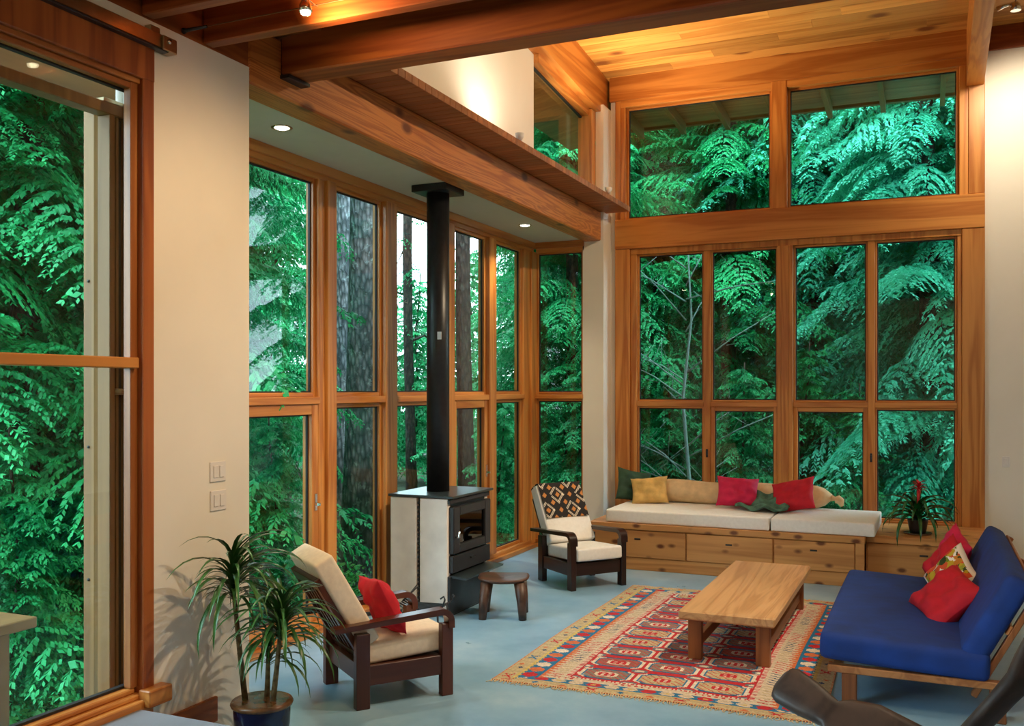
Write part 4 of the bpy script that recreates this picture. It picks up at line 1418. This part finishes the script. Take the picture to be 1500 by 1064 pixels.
# sage throw between the two pillows
n = 26
vs, fs = [], []
rng = random.Random(4)
for j in range(n + 1):
    for i in range(n + 1):
        u, v = i / n, j / n
        x = -1.98 + 0.58 * u
        y = 10.55 + 0.44 * v + 0.05 * math.sin(5 * u + 1)
        z = 0.664 + 0.022 * (1 + math.sin(13 * u + 5 * v)) + 0.018 * (1 + math.sin(21 * v - 7 * u)) + 0.09 * v ** 2 + 0.07 * math.exp(-((v - 0.75) / 0.2) ** 2)
        vs.append((x, y, z))
for j in range(n):
    for i in range(n):
        q = j * (n + 1) + i
        fs.append((q, q + 1, q + n + 2, q + n + 1))
mb = MB().add(vs, fs, True)
o = mb.build('throw_blanket', 'sage')
o.modifiers.new('thickness', 'SOLIDIFY').thickness = 0.008
tag(o, 'rumpled sage green throw between the two pillows on the bench', 'blanket')


# ------------------------------------------------------------------ plants
def blade_mesh(L, w_, curve, n=8, fold=0.25, seed=0):
    """strap leaf arching from the origin along +X"""
    vs, fs = [], []
    a = R(62)
    x = z = 0.0
    for k in range(n + 1):
        f = k / n
        wd = w_ * (0.55 + 0.9 * f - 1.42 * f ** 2.2) if f < 1 else 0.001
        wd = max(wd, 0.001)
        vs += [(x, -wd / 2, z + fold * wd), (x, 0, z), (x, wd / 2, z + fold * wd)]
        x += math.cos(a) * L / n
        z += math.sin(a) * L / n
        a -= curve / n
    for k in range(n):
        for i in (0, 1):
            q = k * 3 + i
            fs.append((q, q + 1, q + 4, q + 3))
    m = MB().add(vs, fs, True)
    return m.mesh('leaf_blade')


t = thing('potted_dracaena', 'spiky green dracaena in a navy glazed pot beside the white wall', 'plant', (-3.36, 4.22, 0))
MB().lathe([(0.10, 0.0), (0.125, 0.03), (0.15, 0.16), (0.155, 0.26), (0.152, 0.275), (0.14, 0.275), (0.135, 0.24), (0.01, 0.238)], n=32).build('pot', 'pot_blue', t)
MB().lathe([(0.138, 0.262), (0.165, 0.266), (0.170, 0.28), (0.163, 0.292), (0.140, 0.292)], n=32).build('rim', 'pot_rim', t)
MB().lathe([(0.137, 0.243), (0.06, 0.252), (0.001, 0.25)], n=24).build('soil', 'soil', t)
blades = [blade_mesh(0.40 + 0.05 * k, 0.040, R(95 + 14 * k)) for k in range(4)]
for me in blades:
    me.materials.append(M['leaf'])
rt = Vector((math.cos(0.415), math.sin(0.415), 0))
fw = Vector((-math.sin(0.415), math.cos(0.415), 0))
rng = random.Random(12)
for (lat, dep, h0, hd, cnt, sc) in ((-0.16, 0.0, 0.25, 0.90, 84, 1.0), (0.11, -0.02, 0.25, 0.68, 80, 0.95), (0.02, 0.06, 0.25, 0.52, 40, 0.75)):
    b = rt * (lat * 0.55) + fw * dep
    tp = rt * lat + fw * dep
    MB().tube([(b.x, b.y, 0.25), ((b.x + tp.x) / 2, (b.y + tp.y) / 2, 0.25 + (hd - 0.25) * 0.5), (tp.x, tp.y, hd + 0.03)], [0.017, 0.014, 0.011], 8).build('stem', 'stalk', t)
    for k in range(cnt):
        f = k / cnt
        o = link('leaf', blades[rng.randrange(4)], None, t, (tp.x, tp.y, hd - 0.06 + 0.13 * f), (0, R(-30 + 68 * (1 - f) + rng.uniform(-10, 10)), k * 2.39996 + rng.uniform(-.2, .2)))
        s_ = sc * rng.uniform(0.72, 1.08) * (0.5 if math.cos(k * 2.39996) < -0.45 and lat < 0.1 else 1.0)
        o.scale = (s_, s_, s_)

t = thing('potted_bromeliad', 'red flowering bromeliad in a black pot on the pine sill', 'plant', (-0.12, 10.72, 0.495))
MB().lathe([(0.10, 0.0), (0.135, 0.004), (0.14, 0.016), (0.13, 0.016), (0.1, 0.008), (0.01, 0.008)], n=28).build('saucer', 'saucer', t)
MB().lathe([(0.075, 0.012), (0.085, 0.05), (0.10, 0.14), (0.102, 0.15), (0.092, 0.15), (0.088, 0.13), (0.01, 0.128)], n=28).build('pot', 'pot_black', t)
bl = [blade_mesh(0.38 + 0.06 * k, 0.062, R(80 + 22 * k), 8, 0.35) for k in range(4)]
for me in bl:
    me.materials.append(M['leaf2'])
for k in range(34):
    f = k / 34
    o = link('leaf', bl[rng.randrange(4)], None, t, (0, 0, 0.13 + 0.05 * f), (0, R(34 - 58 * f + rng.uniform(-8, 8)), k * 2.39996))
    s_ = rng.uniform(0.85, 1.1)
    o.scale = (s_, s_, s_)
MB().tube([(0, 0, 0.15), (0.005, 0, 0.36), (0.01, 0, 0.45)], [0.016, 0.013, 0.02], 8).build('flower_stem', 'bract', t)
bb = blade_mesh(0.11, 0.045, R(95), 6, 0.3)
bb.materials.append(M['bract'])
for k in range(15):
    o = link('bract', bb, None, t, (0.01, 0, 0.44 + 0.05 * k / 15), (0, R(30 - 60 * k / 15), k * 2.39996))

# ------------------------------------------------------------------ kilim rug
RX0, RX1, RY0, RY1 = -2.77, -0.60, 5.93, 9.33
NU, NV = 186, 290
uu = (np.arange(NU) + 0.5) / NU * (RX1 - RX0)
vv = (np.arange(NV) + 0.5) / NV * (RY1 - RY0)
BEI, YEL, BLU, ORA, CRE, RED, WHI, GRY, NAV = ((0.47, 0.38, 0.22), (0.56, 0.42, 0.13), (0.010, 0.15, 0.32), (0.55, 0.14, 0.045), (0.56, 0.47, 0.35),
                                               (0.46, 0.012, 0.022), (0.66, 0.58, 0.47), (0.22, 0.17, 0.14), (0.02, 0.055, 0.13))
U, V = RX1 - RX0, RY1 - RY0
rr = np.random.default_rng(8)


def pick(seq, i):
    return seq[int(i * 7 + i * i * 3) % len(seq)]


def hexes(a, along, period, half):
    """0 outside, 1 rim, 2 inside, 3 core for a row of hexagonal medallions centred on a=0"""
    p = (along / period) % 1 - 0.5
    r = abs(p) * period / (period * 0.34)
    e = max(abs(a) / half, 0.55 * abs(a) / half + 0.75 * r)
    return 0 if e > 1 else (1 if e > 0.86 else (2 if e > 0.35 else 3))


cols = np.zeros((NV, NU, 3), dtype=np.float32)
for j in range(NV):
    v = vv[j]
    dv = min(v, V - v)
    for i in range(NU):
        u = uu[i]
        du = min(u, U - u)
        long_side = du * 0.52 < dv        # mitred: long borders are wider
        if long_side:
            d_, al = du, v
            k = d_ / 0.49
        else:
            d_, al = dv, u
            k = d_ / 0.255
        tooth = abs((al / 0.055) % 1 - 0.5)
        if k >= 1:
            # field of hexagonal medallions
            fu, fv = u - 0.49, v - 0.255
            cw, chh = (U - 0.98) / 3, 0.30
            best = 0
            c = RED
            for off in (0, 0.5):
                gu, gv = fu / cw - off, fv / chh - off
                iu, iv = math.floor(gu), math.floor(gv)
                pu, pv = abs(gu - iu - 0.5), abs(gv - iv - 0.5)
                e = max(pv / 0.40, pu / 0.47, (pu / 0.47) * 0.62 + (pv / 0.40) * 0.62)
                if off == 0 and e < 1:
                    body = pick((GRY, BEI, (0.10, 0.14, 0.18), (0.30, 0.10, 0.08), CRE), iu * 3 + iv * 2 + 11)
                    if e > 0.90:
                        c = WHI if pu > pv * 0.9 else NAV
                    elif e > 0.80:
                        c = BLU
                    elif e > 0.42:
                        c = body if (int(u / 0.0117) + int(v / 0.0117)) % 5 else RED
                    elif e > 0.34:
                        c = WHI if sum(body) < 0.8 else BEI
                    else:
                        qu, qv = abs(gu - iu - 0.5), abs(gv - iv - 0.5)
                        c = WHI if (0.03 < qu < 0.10 and 0.03 < qv < 0.09) else RED
                elif off == 0.5 and c == RED:
                    if e < 0.30:
                        c = (0.12, 0.16, 0.2) if e > 0.16 else WHI
            ed = (k - 1) * (0.49 if long_side else 0.255)
            if long_side and ed < 0.10 and c == RED and abs(((al + ed * 0.8) / 0.15) % 1 - 0.5) < 0.09:
                c = WHI
        elif long_side:
            if d_ < 0.014:
                c = ORA if (al / 0.02) % 1 < 0.6 else BEI
            elif d_ < 0.115:
                c = BEI
                s_ = al % 0.24 - 0.12
                a_ = d_ - 0.066
                n_ = int(al / 0.24)
                if abs(abs(s_) - abs(a_) * 1.2) < 0.012 and abs(a_) < 0.035 and n_ % 2 == 0:
                    c = RED if n_ % 4 == 0 else BLU
                elif n_ % 2 and abs(s_ + 0.03) + abs(a_ - 0.01) < 0.022:
                    c = NAV
                elif n_ % 2 and abs(s_ - 0.05) + abs(a_ + 0.01) < 0.022:
                    c = ORA
            elif d_ < 0.135 + 0.02 * (tooth * 2):
                c = YEL
            elif d_ < 0.275:
                c = BLU
                n_ = int(al / 0.13)
                h = hexes(d_ - 0.205, al, 0.13, 0.048)
                if h:
                    c = pick((WHI, CRE, ORA, WHI, RED, BEI), n_)
                    if h == 3 and n_ % 3 == 1:
                        c = RED
            elif d_ < 0.29 + 0.06 * (tooth * 2):
                c = ORA if d_ < 0.33 else RED
            elif d_ < 0.445:
                c = CRE
                z_ = (al / 0.05) % 1
                if abs(d_ - 0.385) < 0.030 and abs(z_ - 0.5 - (d_ - 0.385) * 6) < 0.13:
                    c = pick((RED, (0.30, 0.34, 0.24), NAV, ORA, BEI, (0.2, 0.3, 0.3)), int(al / 0.3))
            elif d_ < 0.475:
                c = WHI if (al / 0.03) % 1 < 0.55 else RED
            else:
                c = RED
        else:
            if d_ < 0.012:
                c = ORA if (al / 0.02) % 1 < 0.6 else BEI
            elif d_ < 0.095:
                c = BEI if d_ < 0.08 else YEL
                s_ = al % 0.20 - 0.10
                a_ = d_ - 0.048
                n_ = int(al / 0.20)
                if n_ % 3 == 0 and abs(abs(s_) - abs(a_) * 1.4) < 0.012 and abs(a_) < 0.03:
                    c = RED
                elif n_ % 3 == 1 and abs(s_) + abs(a_) < 0.026:
                    c = BLU
                elif n_ % 3 == 2 and abs(s_) + (a_ + 0.02) < 0.035 and a_ > -0.025:
                    c = ORA
            elif d_ < 0.18:
                c = BLU
                n_ = int(al / 0.125)
                h = hexes(d_ - 0.138, al, 0.125, 0.038)
                if h:
                    c = pick((CRE, BEI, RED, YEL, CRE, ORA), n_)
                    if h == 3 and n_ % 2:
                        c = YEL
            elif d_ < 0.235:
                c = CRE
                if abs(d_ - 0.21) < 0.016 and (al / 0.045) % 1 < 0.4 and int(al / 0.27) % 2:
                    c = RED
            else:
                c = WHI if (al / 0.03) % 1 < 0.5 else RED
        cols[j, i] = c
cols *= rr.normal(1.0, 0.10, (NV, NU, 1)).clip(0.7, 1.25) * (1 + 0.06 * np.sin(np.arange(NV) * 0.9))[:, None, None]
gx = np.linspace(RX0, RX1, NU + 1)
gy = np.linspace(RY0, RY1, NV + 1)
GX, GY = np.meshgrid(gx, gy)
GZ = 0.007 + 0.0012 * np.sin(GX * 7 + GY * 3)
GXw = GX + 0.010 * np.sin(GY * 2.3)
GYw = GY + 0.012 * np.sin(GX * 2.9)
vs = np.stack([GXw, GYw, GZ], -1).reshape(-1, 3)
q = (np.arange(NV)[:, None] * (NU + 1) + np.arange(NU)[None]).reshape(-1)
fs = np.stack([q, q + 1, q + NU + 2, q + NU + 1], 1)
me = bpy.data.meshes.new('kilim')
me.from_pydata(vs.tolist(), [], fs.tolist())
colour_faces(me, cols.reshape(-1, 3))
rug = link('kilim_rug', me, 'kilim')
sm = rug.modifiers.new('thickness', 'SOLIDIFY')
sm.thickness = 0.005
sm.offset = -1
tag(rug, 'red, blue and beige flatwoven kilim rug under the coffee table', 'rug')
mb = MB()
rng = random.Random(2)
x = RX0 + 0.01
while x < RX1 - 0.01:
    for (yy, sg) in ((RY0, -1), (RY1, 1)):
        yb = yy + 0.012 * math.sin(x * 2.9)
        l = rng.uniform(0.025, 0.06)
        mb.tube([(x, yb, 0.005), (x + rng.uniform(-.01, .01), yb + sg * l * 0.6, 0.005), (x + rng.uniform(-.02, .02), yb + sg * l, 0.003)], [0.004, 0.003, 0.002], 5)
    x += 0.017
fr = mb.build('fringe', 'tan', rug)
fr['kind'] = 'stuff'

# ------------------------------------------------------------------ coffee table
t = thing('coffee_table', 'long low slab-topped wooden coffee table on the kilim rug', 'table', (-1.345, 7.95, 0.008))
top = auto_smooth(MB().box((-0.345, -1.10, 0.305), (0.345, 1.10, 0.375), 0.012).build('top', 'oak_top', t))
for sx in (-1, 1):
    for sy in (-1, 1):
        MB().box((sx * 0.245 - 0.05, sy * 0.97 - 0.035, 0), (sx * 0.245 + 0.05, sy * 0.97 + 0.035, 0.285), 0.004).build('leg', 'oak_leg', t)
        MB().box((sx * 0.245 - 0.075, sy * 0.97 - 0.05, 0.285), (sx * 0.245 + 0.075, sy * 0.97 + 0.05, 0.306), 0.003).build('leg_plate', 'black' if False else 'oak_leg', t)
    MB().box((sx * 0.245 - 0.022, -0.935, 0.07), (sx * 0.245 + 0.022, 0.935, 0.15), 0.004).build('stretcher', 'oak_rail', t)

# ------------------------------------------------------------------ futon sofa
t = thing('futon_sofa', 'royal blue futon sofa on a wooden frame at the right', 'sofa', (-0.05, 7.50, 0))
Y0, Y1 = -1.12, 1.12
for yy in (Y0, Y1):
    MB().box((-0.55, yy - 0.035, 0.20), (0.50, yy + 0.035, 0.245), 0.006).build('end_rail', 'oak_rail', t)
    for xx in (-0.42, 0.42):
        MB().box((xx - 0.045, yy - 0.03, 0), (xx + 0.045, yy + 0.03, 0.20), 0.005).build('leg', 'oak_leg', t)
for xx in (-0.50, 0.30):
    MB().box((xx - 0.025, Y0 + 0.035, 0.185), (xx + 0.025, Y1 - 0.035, 0.24), 0.004).build('seat_rail', 'oak_rail', t)
for k in range(9):
    yy = Y0 + 0.15 + k * (Y1 - Y0 - 0.3) / 8
    MB().box((-0.50, yy - 0.035, 0.241), (0.32, yy + 0.035, 0.257), 0.002).build('slat', 'oak_rail', t)
rec = R(-28)
Mb = Matrix.Translation((0.33, 0, 0.25)) @ Matrix.Rotation(-rec, 4, 'Y')
for yy in (Y0 + 0.03, -0.0, Y1 - 0.03):
    MB().box((0.0, yy - 0.03, -0.12), (0.035, yy + 0.03, 0.64), 0.004, Mb).build('back_post', 'oak_leg', t)
for zz in (0.08, 0.34, 0.61):
    MB().box((-0.02, Y0, zz - 0.03), (0.0, Y1, zz + 0.03), 0.004, Mb).build('back_slat', 'oak_rail', t)
link('seat_mattress', rounded_box((0.98, 2.34, 0.175), 0.055, 4, 0.02, 8), 'blue', t, (-0.11, 0, 0.345), (0, R(2.5), 0))
c = link('back_mattress', rounded_box((0.15, 2.30, 0.64), 0.055, 4, 0.012, 8), 'blue', t)
c.matrix_local = Mb @ Matrix.Translation((-0.10, 0, 0.33))


def floral_cols(me, seed):
    rng = random.Random(seed)
    spots = [(rng.uniform(-.2, .2), rng.uniform(-.2, .2), rng.uniform(0.012, 0.04), rng.choice([(0.62, 0.08, 0.02), (0.50, 0.36, 0.02), (0.16, 0.20, 0.01), (0.03, 0.05, 0.01), (0.55, 0.2, 0.02), (0.3, 0.32, 0.03)])) for _ in range(120)]
    cols = []
    for p in me.polygons:
        c = (0.80, 0.74, 0.66)
        for (x, y, r_, cc) in spots:
            if (p.center.x - x) ** 2 + (p.center.y - y) ** 2 < r_ * r_ and max(abs(p.center.x), abs(p.center.y)) < 0.165:
                c = cc
        cols.append(c)
    return cols


SX = 0.02
put_pillow((0.10, 7.26, 0.55), (42, 8, -72), 0.56, 0.44, 0.16, 'red', 'bright red pillow in front on the blue sofa', 11)
o = link('throw_pillow', pillow_mesh(0.40, 0.40, 0.13, n=56, seed=12, wrinkle=0.006), 'print', None, (0.14, 7.76, 0.60), (R(58), R(30), R(-70)))
colour_faces(o.data, floral_cols(o.data, 3))
tag(o, 'white pillow with a leaf and flower print on the blue sofa', 'pillow')
put_pillow((0.12, 8.14, 0.59), (64, 30, -70), 0.46, 0.40, 0.14, 'red', 'dark red pillow behind the flowered pillow on the sofa', 13)
put_pillow((0.16, 8.42, 0.66), (70, 20, -74), 0.42, 0.40, 0.13, 'pink', 'cerise pillow at the far end of the blue sofa', 14)

# ------------------------------------------------------------------ carved chair in the foreground
t = thing('carved_plank_chair', 'dark carved two-plank wooden chair in the right foreground', 'chair', (-0.10, 4.62, 0))


def plank_profile(stations, thick, mtx, name):
    """stations: (s along, half width, dish) -> tapered plank with rounded edges"""
    n = 14
    vs, fs = [], []
    for (s_, hw, th) in stations:
        for k in range(n):
            a = 2 * math.pi * k / n
            c_, q_ = math.cos(a), math.sin(a)
            vs.append(mtx @ Vector((s_, math.copysign(abs(c_) ** 0.55, c_) * hw, math.copysign(abs(q_) ** 0.55, q_) * th * thick)))
    for i in range(len(stations) - 1):
        for k in range(n):
            fs.append((i * n + k, i * n + (k + 1) % n, (i + 1) * n + (k + 1) % n, (i + 1) * n + k))
    fs.append(tuple(range(n - 1, -1, -1)))
    fs.append(tuple(range((len(stations) - 1) * n, len(stations) * n)))
    return MB().add(vs, fs, True).build(name, 'carved', t)


def basis(p0, p1, side):
    ex = (Vector(p1) - Vector(p0)).normalized()
    ey = (Vector(side) - ex * Vector(side).dot(ex)).normalized()
    ez = ex.cross(ey)
    m = Matrix((ex, ey, ez)).transposed().to_4x4()
    m.translation = Vector(p0)
    return m


# back plank: foot on the right, leaning up to a carved head on the left
mt = basis((0.90, -0.57, 0.04), (-0.53, 0.02, 0.60), (0.3, 0.6, 0.6))
plank_profile([(0.0, 0.09, 1), (0.2, 0.13, 1), (0.60, 0.18, 1), (1.0, 0.195, 0.9), (1.25, 0.17, 0.9), (1.36, 0.115, 0.9), (1.40, 0.07, 1.1), (1.44, 0.075, 1.3), (1.52, 0.092, 1.3), (1.63, 0.10, 1.1), (1.66, 0.088, 0.9), (1.675, 0.05, 0.7)], 0.030, mt, 'back_plank')
mt = basis((0.03, 0.38, 0.04), (0.70, 0.02, 1.07), (0.6, 0.7, -0.3))
plank_profile([(0.0, 0.06, 1), (0.35, 0.065, 1), (0.7, 0.07, 1), (0.84, 0.075, 1.2), (0.95, 0.13, 1), (1.1, 0.18, 1), (1.25, 0.15, 1), (1.29, 0.07, 1)], 0.03, mt, 'seat_plank')
